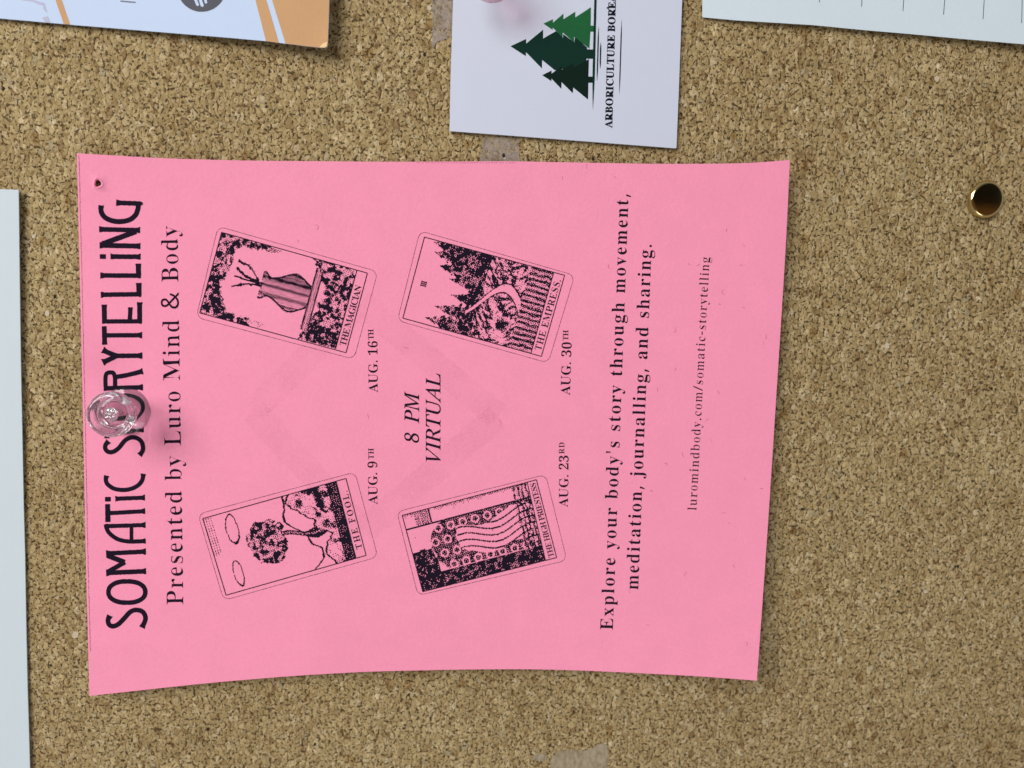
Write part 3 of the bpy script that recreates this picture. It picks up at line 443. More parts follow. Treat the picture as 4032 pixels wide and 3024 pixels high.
    10108: (199, [[18, 0, 18, 16, 45, 26, 52, 56, 52, 398, 47, 429, 42, 434, 33, 438, 20, 439, 20, 455, 148, 455, 148, 56, 154, 26, 180, 16, 180, 0]]),
    10109: (554, [[18, 0, 18, 16, 45, 26, 52, 56, 52, 253, 46, 284, 40, 289, 31, 293, 19, 294, 19, 310, 146, 310, 146, 265, 173, 294, 204, 312, 237, 318, 277, 312, 305, 293, 320, 261, 348, 293, 381, 312, 418, 318, 455, 312, 482, 292, 498, 258, 504, 212, 504, 56, 510, 26, 516, 21, 524, 17, 536, 16, 536, 0, 377, 0, 377, 16, 389, 18, 397, 21, 403, 26, 410, 56, 410, 217, 404, 258, 398, 265, 389, 270, 377, 271, 358, 268, 341, 256, 324, 237, 324, 56, 331, 26, 336, 21, 345, 18, 356, 16, 356, 0, 199, 0, 199, 16, 211, 18, 219, 21, 225, 26, 232, 56, 232, 217, 226, 258, 220, 265, 211, 270, 199, 271, 180, 267, 162, 255, 146, 235, 146, 56, 152, 27, 158, 21, 166, 18, 177, 16, 177, 0]]),
    10110: (381, [[18, 0, 18, 16, 45, 26, 52, 56, 52, 253, 46, 284, 40, 289, 31, 293, 19, 294, 19, 310, 148, 310, 148, 267, 175, 296, 207, 313, 243, 318, 281, 312, 309, 292, 325, 258, 330, 212, 330, 56, 337, 26, 343, 21, 352, 17, 363, 16, 363, 0, 202, 0, 202, 16, 207, 16, 223, 21, 232, 34, 235, 56, 235, 217, 229, 258, 223, 265, 215, 270, 203, 271, 183, 267, 164, 255, 148, 235, 148, 56, 154, 26, 160, 21, 168, 17, 180, 16, 180, 0]]),
    10111: (336, [[169, -10, 140, -8, 114, -1, 90, 11, 69, 27, 52, 47, 38, 70, 27, 96, 21, 124, 19, 154, 21, 184, 27, 213, 38, 239, 52, 262, 69, 281, 90, 297, 114, 309, 140, 316, 168, 318, 196, 316, 222, 309, 245, 298, 266, 282, 283, 263, 298, 240, 308, 214, 315, 185, 317, 154, 315, 123, 308, 94, 298, 69, 284, 46, 266, 26, 245, 11, 222, -1, 197, -8], [169, 11, 186, 14, 199, 24, 209, 39, 217, 81, 220, 154, 218, 206, 214, 245, 208, 271, 198, 286, 185, 296, 169, 299, 151, 296, 138, 286, 128, 271, 122, 245, 118, 206, 117, 154, 120, 82, 128, 39, 138, 24, 152, 14]]),
    10112: (371, [[17, -139, 17, -124, 40, -117, 50, -101, 52, -64, 52, 243, 46, 283, 19, 295, 19, 310, 143, 310, 143, 263, 166, 294, 195, 313, 230, 319, 253, 317, 274, 310, 293, 298, 309, 283, 323, 264, 335, 241, 343, 216, 348, 189, 350, 160, 348, 128, 343, 99, 334, 72, 323, 48, 308, 28, 291, 12, 272, 0, 250, -8, 227, -10, 196, -5, 170, 9, 148, 32, 148, -58, 152, -99, 167, -118, 197, -123, 197, -139], [195, 28, 214, 32, 229, 42, 239, 59, 247, 84, 251, 116, 253, 154, 251, 192, 247, 223, 241, 248, 232, 265, 218, 275, 199, 278, 179, 273, 162, 259, 148, 235, 148, 69, 160, 46, 176, 33]]),
    10114: (287, [[18, 0, 18, 16, 45, 26, 52, 56, 52, 252, 46, 285, 20, 293, 21, 310, 146, 310, 146, 252, 158, 272, 172, 288, 187, 301, 203, 311, 218, 316, 233, 318, 250, 317, 264, 312, 275, 304, 283, 293, 288, 281, 289, 266, 288, 254, 284, 243, 278, 234, 270, 228, 260, 224, 248, 222, 222, 231, 207, 250, 189, 260, 179, 258, 171, 252, 162, 241, 155, 228, 151, 211, 149, 192, 149, 56, 150, 42, 153, 32, 159, 25, 197, 16, 197, 0]]),
    10115: (288, [[151, -10, 132, -8, 110, -3, 87, 6, 73, 9, 64, 7, 56, 1, 51, -9, 36, -9, 36, 105, 53, 105, 61, 79, 72, 57, 87, 39, 103, 26, 121, 17, 140, 15, 156, 16, 168, 20, 179, 27, 186, 35, 191, 46, 192, 58, 188, 76, 176, 92, 156, 105, 107, 130, 85, 142, 68, 155, 54, 169, 45, 185, 39, 202, 37, 220, 40, 247, 49, 270, 65, 291, 86, 306, 111, 316, 141, 319, 166, 316, 199, 308, 206, 306, 213, 305, 220, 306, 226, 311, 230, 319, 244, 319, 244, 222, 228, 222, 220, 244, 209, 262, 196, 277, 182, 288, 166, 294, 149, 296, 136, 295, 125, 292, 116, 286, 110, 278, 106, 269, 105, 259, 115, 232, 146, 212, 191, 189, 212, 178, 229, 165, 241, 151, 250, 136, 255, 117, 257, 95, 254, 65, 244, 39, 228, 18, 206, 2, 181, -7]]),
    10116: (228, [[124, -9, 99, -7, 80, -1, 66, 10, 56, 26, 50, 46, 48, 71, 48, 279, 20, 279, 20, 300, 88, 369, 129, 424, 144, 424, 144, 310, 208, 310, 208, 279, 144, 279, 144, 82, 149, 51, 154, 45, 160, 41, 168, 40, 183, 44, 195, 56, 206, 75, 222, 66, 198, 24, 165, -1]]),
    10117: (375, [[131, -10, 103, -7, 81, 2, 65, 17, 54, 38, 48, 65, 46, 97, 46, 248, 39, 282, 33, 289, 24, 293, 11, 294, 11, 310, 142, 310, 142, 74, 151, 46, 158, 40, 166, 37, 177, 36, 196, 39, 213, 49, 228, 66, 228, 248, 221, 283, 214, 289, 204, 293, 189, 294, 189, 310, 324, 310, 324, 70, 331, 39, 360, 30, 360, 13, 321, 10, 277, 3, 228, -10, 228, 40, 216, 26, 202, 13, 186, 3, 169, -4, 150, -9]]),
    10118: (306, [[142, -10, 38, 248, 22, 281, 16, 288, 8, 292, -3, 293, -3, 310, 164, 310, 164, 294, 156, 294, 141, 292, 132, 286, 129, 276, 130, 268, 185, 122, 236, 253, 241, 272, 237, 284, 224, 292, 203, 294, 203, 310, 305, 310, 305, 295, 294, 291, 284, 286, 278, 279, 260, 243, 160, -10]]),
    10120: (319, [[5, 0, 5, 15, 24, 23, 44, 37, 62, 56, 123, 136, 43, 263, 31, 279, 18, 289, 4, 293, 4, 310, 169, 310, 169, 294, 153, 293, 143, 288, 140, 280, 149, 260, 183, 206, 224, 257, 234, 279, 227, 290, 201, 294, 201, 310, 311, 310, 311, 296, 292, 289, 273, 275, 254, 254, 198, 184, 291, 36, 303, 21, 319, 15, 319, 0, 155, 0, 155, 16, 178, 19, 185, 30, 173, 59, 138, 114, 97, 61, 85, 34, 88, 23, 98, 17, 114, 15, 118, 15, 118, 0]]),
    10121: (300, [[52, -140, 36, -139, 22, -133, 10, -125, 1, -113, -5, -100, -7, -84, -5, -73, -2, -62, 5, -53, 13, -46, 24, -41, 36, -40, 64, -49, 70, -57, 73, -65, 75, -76, 74, -81, 74, -87, 75, -94, 79, -97, 86, -99, 94, -96, 104, -88, 114, -74, 129, -44, 140, -5, 36, 251, 25, 275, 15, 287, -3, 293, -5, 293, -5, 310, 162, 310, 162, 293, 136, 289, 128, 275, 130, 267, 133, 257, 185, 119, 230, 241, 236, 260, 238, 274, 229, 289, 203, 293, 203, 310, 300, 310, 300, 293, 291, 292, 283, 288, 277, 281, 259, 242, 162, -24, 129, -96, 118, -111, 107, -122, 95, -131]]),
    20065: (463, [[-85, 0, -82, 13, -53, 18, -26, 32, 0, 56, 107, 182, 356, 475, 369, 475, 353, 58, 354, 43, 358, 32, 366, 24, 377, 18, 392, 15, 411, 13, 409, 0, 221, 0, 224, 13, 229, 13, 248, 14, 263, 19, 273, 26, 279, 38, 283, 55, 285, 78, 288, 158, 133, 158, 116, 150, 65, 90, 46, 66, 35, 48, 32, 36, 33, 28, 36, 22, 43, 17, 79, 13, 75, 0], [143, 183, 289, 183, 298, 367]]),
    20067: (471, [[218, -10, 181, -8, 147, 0, 117, 13, 90, 30, 67, 52, 49, 78, 36, 108, 28, 142, 26, 179, 28, 211, 35, 244, 46, 276, 61, 307, 80, 337, 102, 365, 126, 391, 153, 413, 181, 433, 227, 456, 274, 470, 321, 475, 348, 473, 379, 467, 412, 457, 430, 453, 439, 455, 447, 461, 453, 470, 467, 470, 439, 332, 425, 332, 426, 343, 426, 353, 423, 383, 414, 407, 400, 427, 381, 441, 357, 450, 328, 453, 300, 450, 273, 443, 246, 430, 220, 414, 196, 394, 174, 370, 154, 343, 138, 313, 124, 281, 113, 247, 107, 211, 105, 175, 109, 129, 121, 91, 140, 60, 167, 37, 199, 23, 236, 19, 294, 28, 348, 56, 399, 103, 412, 91, 383, 60, 354, 34, 323, 15, 291, 1, 256, -7]]),
    20068: (507, [[-36, 0, -32, 13, -28, 13, -9, 15, 6, 19, 18, 26, 27, 36, 35, 52, 42, 73, 126, 385, 132, 419, 130, 429, 126, 437, 120, 443, 81, 451, 85, 465, 263, 465, 305, 462, 344, 454, 378, 442, 408, 424, 433, 402, 453, 375, 467, 344, 476, 310, 479, 272, 476, 236, 469, 202, 457, 169, 440, 137, 419, 108, 393, 82, 364, 58, 331, 38, 294, 22, 255, 10, 212, 2, 167, 0], [170, 22, 206, 25, 240, 32, 270, 44, 297, 60, 321, 80, 342, 103, 360, 130, 375, 158, 386, 189, 394, 221, 399, 254, 401, 287, 397, 334, 384, 373, 364, 403, 335, 425, 298, 438, 254, 443, 222, 439, 205, 423, 193, 387, 113, 89, 105, 49, 106, 40, 112, 33, 120, 28, 140, 24]]),
    20069: (454, [[-34, 0, -30, 13, -28, 13, -8, 15, 7, 19, 18, 25, 27, 36, 35, 52, 42, 73, 126, 385, 132, 419, 130, 429, 126, 437, 120, 443, 81, 451, 85, 465, 440, 465, 420, 364, 409, 364, 409, 367, 402, 414, 395, 423, 385, 431, 373, 436, 309, 442, 252, 442, 222, 439, 207, 426, 196, 396, 159, 260, 216, 260, 246, 262, 271, 267, 289, 275, 303, 288, 313, 305, 321, 326, 334, 326, 287, 161, 275, 161, 277, 187, 272, 220, 253, 234, 214, 237, 154, 237, 112, 83, 107, 62, 105, 47, 106, 39, 110, 33, 116, 28, 153, 24, 199, 24, 230, 25, 257, 28, 281, 34, 303, 42, 323, 53, 341, 67, 357, 84, 372, 105, 386, 128, 400, 128, 351, 0]]),
    20070: (406, [[-31, 0, -27, 13, -24, 13, 10, 18, 30, 36, 45, 73, 129, 385, 135, 419, 134, 429, 130, 437, 123, 443, 84, 451, 88, 465, 421, 465, 400, 355, 387, 355, 388, 361, 388, 367, 385, 392, 379, 412, 369, 425, 354, 434, 333, 439, 307, 441, 254, 441, 218, 435, 207, 418, 195, 373, 165, 258, 203, 258, 258, 264, 292, 284, 316, 325, 330, 325, 285, 156, 271, 156, 273, 173, 274, 190, 272, 206, 268, 218, 262, 226, 251, 231, 235, 234, 212, 235, 159, 235, 116, 69, 113, 56, 112, 44, 114, 33, 118, 25, 125, 19, 169, 12, 168, 0]]),
    20071: (541, [[245, -10, 203, -7, 165, 0, 130, 13, 100, 31, 74, 53, 54, 80, 39, 110, 30, 144, 27, 181, 29, 214, 36, 246, 47, 278, 62, 310, 80, 339, 102, 367, 126, 393, 153, 415, 181, 435, 227, 457, 276, 470, 327, 475, 358, 473, 387, 468, 414, 459, 447, 446, 465, 442, 487, 448, 503, 469, 514, 469, 484, 327, 472, 327, 464, 364, 450, 395, 428, 420, 401, 438, 369, 449, 331, 453, 291, 448, 253, 435, 218, 413, 187, 383, 160, 348, 137, 306, 120, 261, 110, 217, 106, 173, 111, 126, 124, 86, 146, 53, 175, 30, 212, 15, 255, 11, 278, 12, 299, 17, 319, 26, 336, 37, 347, 49, 354, 64, 378, 158, 381, 173, 383, 185, 381, 195, 377, 203, 369, 208, 322, 214, 325, 227, 518, 227, 514, 214, 476, 208, 457, 188, 450, 171, 443, 146, 416, 35, 362, 10, 305, -5]]),
    20072: (520, [[-34, 0, -30, 13, -28, 13, 6, 18, 27, 36, 42, 73, 126, 385, 132, 419, 130, 429, 126, 437, 120, 443, 81, 451, 85, 465, 270, 465, 267, 451, 264, 451, 246, 450, 231, 446, 219, 439, 210, 428, 201, 412, 194, 390, 166, 285, 163, 271, 169, 262, 185, 259, 357, 259, 373, 262, 381, 274, 410, 385, 416, 419, 415, 429, 411, 437, 404, 443, 365, 451, 369, 465, 555, 465, 551, 451, 545, 451, 528, 450, 513, 446, 502, 439, 493, 428, 486, 413, 479, 392, 396, 80, 391, 60, 389, 45, 390, 35, 394, 27, 401, 21, 440, 13, 437, 0, 251, 0, 255, 13, 257, 13, 291, 18, 312, 36, 326, 73, 364, 212, 365, 217, 365, 222, 360, 232, 343, 234, 172, 234, 156, 231, 148, 220, 111, 80, 106, 60, 104, 45, 105, 35, 109, 27, 116, 21, 155, 13, 152, 0]]),
    20073: (245, [[-31, 0, -27, 13, -24, 13, 10, 18, 30, 36, 45, 73, 129, 385, 135, 419, 134, 429, 130, 437, 123, 443, 84, 451, 88, 465, 275, 465, 272, 451, 267, 451, 249, 450, 235, 446, 224, 439, 215, 428, 207, 413, 200, 392, 116, 80, 110, 45, 111, 35, 115, 27, 122, 21, 161, 13, 157, 0]]),
    20076: (449, [[-24, 0, -21, 13, -18, 13, 1, 15, 16, 19, 28, 26, 37, 36, 45, 52, 52, 73, 135, 385, 140, 405, 142, 419, 140, 429, 136, 437, 130, 443, 91, 451, 94, 465, 279, 465, 274, 452, 256, 451, 241, 446, 230, 440, 220, 429, 212, 413, 206, 393, 125, 92, 118, 64, 116, 51, 117, 41, 120, 34, 126, 29, 165, 24, 212, 24, 298, 33, 318, 40, 337, 51, 354, 65, 399, 132, 412, 132, 368, 0]]),
    20077: (590, [[-36, 0, -32, 13, 3, 18, 25, 36, 40, 73, 128, 385, 134, 419, 132, 429, 128, 437, 122, 443, 83, 451, 87, 465, 212, 465, 261, 108, 496, 465, 624, 465, 620, 451, 615, 451, 597, 450, 583, 446, 572, 439, 563, 428, 555, 413, 548, 392, 465, 80, 460, 60, 458, 45, 459, 35, 463, 27, 470, 21, 509, 13, 506, 0, 322, 0, 325, 11, 359, 18, 381, 39, 397, 83, 480, 392, 219, 0, 210, 0, 157, 393, 77, 103, 66, 48, 68, 36, 72, 27, 78, 21, 118, 13, 114, 0]]),
    20078: (500, [[338, -11, 154, 373, 75, 84, 70, 60, 68, 43, 69, 33, 73, 25, 80, 20, 122, 13, 118, 0, -34, 0, -30, 13, -11, 15, 5, 19, 17, 25, 26, 36, 35, 51, 42, 73, 130, 393, 132, 401, 132, 408, 131, 418, 127, 428, 120, 438, 110, 445, 99, 450, 86, 451, 81, 451, 85, 465, 182, 465, 353, 108, 427, 381, 433, 405, 435, 422, 433, 432, 429, 440, 422, 445, 380, 451, 383, 465, 536, 465, 532, 451, 498, 447, 475, 429, 460, 392, 351, -11]]),
    20079: (516, [[200, -10, 165, -8, 133, -1, 105, 11, 80, 27, 60, 46, 43, 70, 31, 98, 24, 128, 21, 162, 23, 192, 29, 222, 38, 253, 51, 282, 66, 310, 84, 338, 105, 364, 127, 387, 151, 409, 177, 428, 204, 444, 232, 457, 261, 467, 290, 473, 319, 475, 354, 472, 385, 465, 413, 453, 437, 437, 457, 417, 473, 393, 485, 365, 492, 335, 494, 302, 482, 227, 449, 152, 400, 85, 340, 32, 296, 9, 250, -5], [201, 10, 224, 12, 246, 18, 268, 29, 288, 43, 308, 60, 327, 80, 375, 153, 407, 240, 418, 331, 416, 368, 407, 399, 393, 423, 373, 441, 349, 451, 320, 455, 296, 452, 272, 445, 248, 434, 225, 418, 203, 398, 182, 374, 163, 348, 146, 318, 130, 286, 106, 211, 97, 137, 100, 99, 109, 68, 125, 43, 145, 25, 171, 14]]),
    20080: (403, [[-34, 0, -30, 13, -27, 13, -8, 15, 7, 19, 18, 25, 27, 35, 35, 51, 42, 73, 126, 385, 132, 419, 130, 430, 126, 438, 120, 443, 81, 451, 85, 465, 267, 465, 329, 458, 373, 439, 400, 406, 408, 361, 406, 335, 398, 311, 385, 289, 368, 270, 346, 253, 320, 240, 290, 230, 257, 224, 221, 222, 159, 222, 147, 214, 107, 64, 106, 55, 105, 46, 106, 34, 111, 26, 119, 20, 165, 13, 161, 0], [193, 242, 235, 246, 270, 257, 297, 275, 317, 299, 329, 329, 332, 364, 330, 389, 323, 410, 311, 425, 294, 436, 272, 442, 244, 445, 215, 438, 199, 405, 161, 263, 159, 253, 165, 244]]),
    20082: (451, [[-34, 0, -30, 13, -27, 13, -8, 15, 8, 19, 19, 27, 28, 37, 36, 53, 42, 73, 126, 385, 132, 420, 130, 430, 126, 438, 120, 443, 81, 451, 85, 465, 281, 465, 325, 462, 360, 453, 388, 438, 407, 418, 419, 393, 423, 364, 415, 320, 390, 284, 348, 256, 289, 235, 351, 85, 381, 31, 392, 21, 404, 15, 419, 13, 422, 13, 418, 0, 314, 0, 221, 228, 206, 228, 176, 229, 152, 231, 114, 89, 106, 46, 107, 34, 111, 26, 118, 20, 154, 13, 162, 13, 158, 0], [202, 250, 245, 253, 281, 263, 309, 280, 330, 303, 342, 331, 347, 363, 341, 398, 323, 423, 293, 438, 251, 443, 224, 440, 209, 427, 197, 398, 158, 253, 179, 251]]),
    20083: (369, [[153, -9, 124, -7, 92, -1, 58, 10, 49, 13, 42, 13, 30, 11, 21, 4, 15, -8, 3, -8, 26, 146, 38, 146, 42, 106, 52, 72, 69, 46, 90, 26, 116, 15, 146, 11, 162, 12, 178, 16, 192, 23, 204, 32, 215, 44, 224, 57, 231, 71, 234, 87, 236, 105, 228, 139, 207, 174, 183, 201, 154, 232, 102, 297, 94, 315, 90, 334, 88, 353, 90, 376, 95, 397, 105, 416, 117, 433, 133, 447, 152, 459, 173, 468, 196, 473, 222, 475, 253, 473, 281, 466, 303, 459, 313, 457, 324, 458, 332, 464, 338, 473, 351, 473, 330, 336, 319, 336, 316, 372, 308, 401, 296, 424, 278, 440, 257, 450, 232, 453, 210, 451, 191, 444, 175, 433, 164, 417, 157, 398, 154, 376, 156, 363, 160, 349, 168, 334, 201, 291, 231, 259, 263, 224, 284, 195, 297, 162, 301, 126, 299, 101, 292, 78, 282, 57, 267, 38, 250, 22, 229, 8, 206, -1, 181, -7]]),
    20084: (420, [[50, 0, 52, 13, 58, 13, 97, 19, 121, 41, 139, 89, 228, 417, 230, 429, 228, 435, 222, 439, 212, 441, 194, 441, 126, 432, 109, 425, 96, 415, 84, 404, 59, 352, 44, 353, 74, 465, 461, 465, 439, 350, 426, 350, 427, 361, 427, 371, 425, 394, 420, 412, 410, 425, 396, 434, 374, 439, 346, 441, 318, 441, 305, 437, 298, 423, 208, 93, 198, 43, 200, 33, 204, 25, 212, 19, 257, 13, 265, 13, 261, 0]]),
    20085: (491, [[200, -10, 158, -6, 121, 5, 92, 24, 69, 48, 56, 78, 52, 113, 64, 181, 119, 388, 125, 420, 123, 431, 119, 439, 112, 444, 68, 452, 71, 465, 267, 465, 265, 452, 258, 452, 238, 450, 222, 445, 210, 436, 201, 423, 192, 405, 185, 381, 135, 193, 119, 109, 122, 84, 130, 63, 144, 46, 164, 33, 187, 25, 216, 23, 241, 24, 263, 29, 284, 38, 303, 49, 318, 63, 332, 79, 344, 103, 357, 137, 370, 181, 416, 355, 426, 412, 425, 426, 421, 436, 415, 443, 373, 452, 375, 465, 532, 465, 530, 452, 520, 452, 498, 448, 480, 438, 467, 420, 458, 396, 447, 357, 396, 163, 383, 124, 369, 90, 354, 62, 335, 39, 315, 20, 291, 7, 264, -3, 234, -8]]),
    20086: (437, [[80, -10, 96, 395, 95, 414, 92, 428, 86, 439, 76, 446, 62, 450, 44, 451, 38, 451, 40, 465, 226, 465, 223, 453, 218, 453, 198, 451, 184, 447, 174, 439, 168, 427, 164, 410, 162, 387, 149, 95, 384, 375, 403, 399, 414, 417, 418, 430, 416, 438, 413, 443, 406, 447, 371, 451, 373, 465, 516, 465, 512, 451, 510, 451, 498, 449, 485, 444, 473, 434, 426, 384, 95, -10]]),
    20088: (459, [[-62, 0, -58, 11, -29, 19, 2, 36, 34, 64, 199, 230, 153, 371, 132, 421, 107, 444, 65, 452, 60, 452, 64, 465, 269, 465, 266, 451, 255, 451, 231, 448, 217, 440, 212, 425, 220, 388, 258, 279, 365, 382, 384, 403, 395, 419, 399, 433, 394, 443, 381, 450, 359, 452, 351, 452, 355, 465, 516, 465, 511, 452, 510, 452, 495, 450, 481, 445, 467, 436, 415, 392, 267, 251, 318, 90, 338, 40, 361, 20, 402, 13, 408, 13, 404, 0, 195, 0, 197, 13, 210, 13, 244, 18, 252, 23, 256, 30, 257, 40, 256, 57, 251, 75, 209, 199, 99, 90, 80, 69, 68, 50, 64, 35, 71, 22, 89, 14, 119, 11, 115, 0]]),
    30038: (492, [[187, -7, 144, -3, 107, 9, 77, 28, 54, 54, 40, 86, 36, 125, 39, 157, 48, 185, 63, 208, 84, 228, 109, 248, 139, 266, 99, 318, 89, 337, 83, 359, 81, 382, 84, 413, 95, 439, 114, 459, 139, 475, 169, 484, 204, 487, 237, 484, 266, 475, 289, 460, 306, 439, 317, 414, 320, 383, 317, 357, 308, 333, 293, 312, 273, 293, 250, 275, 224, 258, 354, 133, 382, 181, 401, 240, 461, 240, 434, 160, 422, 136, 408, 115, 392, 95, 490, 0, 410, 0, 352, 56, 330, 39, 307, 24, 281, 11, 254, 1, 222, -5], [188, 293, 245, 336, 254, 350, 260, 366, 262, 383, 260, 399, 255, 412, 246, 423, 234, 432, 219, 437, 202, 439, 185, 437, 169, 432, 156, 424, 146, 413, 140, 399, 138, 383, 140, 367, 144, 352, 151, 338], [189, 46, 216, 47, 241, 52, 263, 60, 314, 93, 175, 229, 118, 185, 106, 169, 100, 150, 97, 127, 100, 104, 108, 84, 122, 68, 141, 56, 163, 48]]),
    30039: (151, [[57, 306, 44, 480, 107, 480, 94, 306]]),
    30044: (180, [[28, -87, 47, -3, 61, 78, 124, 78, 129, 71, 104, -8, 71, -87]]),
    30045: (216, [[27, 154, 27, 206, 189, 206, 189, 154]]),
    30046: (180, [[89, -9, 60, 1, 54, 10, 50, 22, 48, 36, 50, 51, 54, 63, 60, 71, 89, 81, 119, 71, 126, 63, 130, 51, 132, 36, 130, 22, 126, 10, 119, 1]]),
    30047: (250, [[7, 0, 185, 480, 243, 480, 64, 0]]),
    38217: (403, [[64, 0, 64, 480, 339, 480, 339, 0], [98, 34, 306, 34, 306, 445, 98, 445]]),
}


# ------------------------------------------------------------------ building helpers
def tag(o, label=None, cat=None, group=None, kind=None):
    for k_, v_ in (('label', label), ('category', cat), ('group', group), ('kind', kind)):
        if v_:
            o[k_] = v_
    return o


def empty(name, loc):
    o = bpy.data.objects.new(name, None)
    o.empty_display_size = 0.005
    COL.objects.link(o)
    o.location = loc
    return o


def link(name, me, mat, parent=None, origin=None, smooth=False):
    """link a mesh given in world coordinates as one object whose origin is `origin` (or its parent's)"""
    org = Vector(origin) if origin is not None else (Vector(parent['org']) if parent else CENTRE)
    me.transform(Matrix.Translation(-org))
    me.name = name
    o = bpy.data.objects.new(name, me)
    COL.objects.link(o)
    if mat is not None:
        me.materials.clear()
        me.materials.append(mat)
    if parent is not None:
        o.parent = parent
        o.location = org - Vector(parent['org'])
    else:
        o.location = org
    o['org'] = tuple(org)
    for p in me.polygons:
        p.use_smooth = smooth
    return o


def root(name, loc):
    o = empty(name, loc)
    o['org'] = tuple(loc)
    return o


def from_pixels(polys, zfun, dz):
    """polys: list of groups; a group is a list of closed outlines (outer ring and holes) in photo pixels.
    Each group is filled as a flat outline on the board and laid dz mm above the surface zfun."""
    bm = bmesh.new()
    for gi, grp in enumerate(polys):
        cu = bpy.data.curves.new('outline', 'CURVE')
        cu.dimensions = '2D'
        cu.fill_mode = 'BOTH'
        for ring in grp:
            sp = cu.splines.new('POLY')
            sp.points.add(len(ring) - 1)
            for i, (x, y) in enumerate(ring):
                sp.points[i].co = (x / 1000.0, y / 1000.0, 0, 1)
            sp.use_cyclic_u = True
        ob = bpy.data.objects.new('outline', cu)
        me = bpy.data.meshes.new_from_object(ob)
        bpy.data.objects.remove(ob)
        bpy.data.curves.remove(cu)
        b2 = bmesh.new()
        b2.from_mesh(me)
        bpy.data.meshes.remove(me)
        bmesh.ops.triangulate(b2, faces=b2.faces[:])
        for _ in range(4):
            lng = [e_ for e_ in b2.edges if e_.calc_length() > 0.045]
            if not lng:
                break
            bmesh.ops.subdivide_edges(b2, edges=lng, cuts=1)
            bmesh.ops.triangulate(b2, faces=b2.faces[:])
        up = dz + 0.0012 * (gi % 9)
        vm = []
        for v in b2.verts:
            px, py = v.co.x * 1000.0, v.co.y * 1000.0
            vm.append(bm.verts.new(W(px, py, zfun(px, py) + up)))
        b2.verts.index_update()
        for f in b2.faces:
            try:
                bm.faces.new([vm[v.index] for v in f.verts])
            except ValueError:
                pass
        b2.free()
    me = bpy.data.meshes.new('outline')
    out_dir = (B2W @ Vector((0, 0, -1)))
    for f in bm.faces:
        f.normal_update()
        if f.normal.dot(out_dir) < 0:
            f.normal_flip()
    bm.to_mesh(me)
    bm.free()
    return me


def flat(z):
    return lambda px, py: z


def jag(ring, step, amp, rnd):
    """cut an outline into short steps and fray it, as a photocopier does"""
    out = []
    n = len(ring)
    for i in range(n):
        a, b = ring[i], ring[(i + 1) % n]
        d = math.hypot(b[0] - a[0], b[1] - a[1])
        k_ = max(1, int(d / step))
        nx, ny = ((b[1] - a[1]) / d, -(b[0] - a[0]) / d) if d > 1e-6 else (0, 0)
        for j in range(k_):
            t = j / k_
            q = amp * (rnd.uniform(0.2, 1) if (len(out) % 2) else rnd.uniform(-1, -0.2)) if j else rnd.uniform(-.3, .3) * amp
            out.append((a[0] + (b[0] - a[0]) * t + nx * q, a[1] + (b[1] - a[1]) * t + ny * q))
    return out


def catmull(pts, sub=8, closed=False):
    if len(pts) < 3:
        return list(pts)
    out = []
    n = len(pts)
    rng = range(n) if closed else range(n - 1)
    for i in rng:
        p0 = pts[(i - 1) % n] if closed or i > 0 else pts[0]
        p1, p2 = pts[i], pts[(i + 1) % n]
        p3 = pts[(i + 2) % n] if closed or i + 2 < n else pts[-1]
        for j in range(sub):
            t = j / sub
            out.append(tuple(0.5 * ((2 * p1[k_]) + (-p0[k_] + p2[k_]) * t + (2 * p0[k_] - 5 * p1[k_] + 4 * p2[k_] - p3[k_]) * t * t
                                    + (-p0[k_] + 3 * p1[k_] - 3 * p2[k_] + p3[k_]) * t ** 3) for k_ in range(len(p1))))
    if not closed:
        out.append(tuple(pts[-1]))
    return out


def stroke(pts, width, flare=(1.0, 1.0), sub=8):
    """outline of a brush stroke through pts; its ends widen by the flare factors"""
    c = catmull(pts, sub)
    if len(c) == 2:
        a, b = c
        c = [(a[0] + (b[0] - a[0]) * i / 10, a[1] + (b[1] - a[1]) * i / 10) for i in range(11)]
    L = [0.0]
    for i in range(1, len(c)):
        L.append(L[-1] + math.hypot(c[i][0] - c[i - 1][0], c[i][1] - c[i - 1][1]))
    le, ri = [], []
    for i, p in enumerate(c):
        a, b = c[max(0, i - 1)], c[min(len(c) - 1, i + 1)]
        d = math.hypot(b[0] - a[0], b[1] - a[1]) or 1
        nx, ny = -(b[1] - a[1]) / d, (b[0] - a[0]) / d
        h = width / 2
        fl = 1 + (flare[0] - 1) * max(0, 1 - L[i] / (0.9 * width)) ** 1.6
        fl *= 1 + (flare[1] - 1) * max(0, 1 - (L[-1] - L[i]) / (0.9 * width)) ** 1.6
        h *= fl
        le.append((p[0] + nx * h, p[1] + ny * h))
        ri.append((p[0] - nx * h, p[1] - ny * h))
    return le + ri[::-1]


STYLE = {'B': 10000, 'I': 20000, 'R': 30000}      # bold upright, italic, plain marks


def glyph(key):
    adv, rings = GLYPHS[key]
    return adv, [[(r[i], r[i + 1]) for i in range(0, len(r), 2)] for r in rings]


def thin(ring, t, tv=0.18):
    """move an outline inwards sideways only, so stems get lighter and hairlines stay"""
    n = len(ring)
    out = []
    for i in range(n):
        a, b = ring[i - 1], ring[(i + 1) % n]
        dx, dy = b[0] - a[0], b[1] - a[1]
        d = math.hypot(dx, dy) or 1
        # outer rings run clockwise, holes the other way: the inside is on the right
        out.append((ring[i][0] + t * (dy / d), ring[i][1] - tv * t * (dx / d)))
    return out


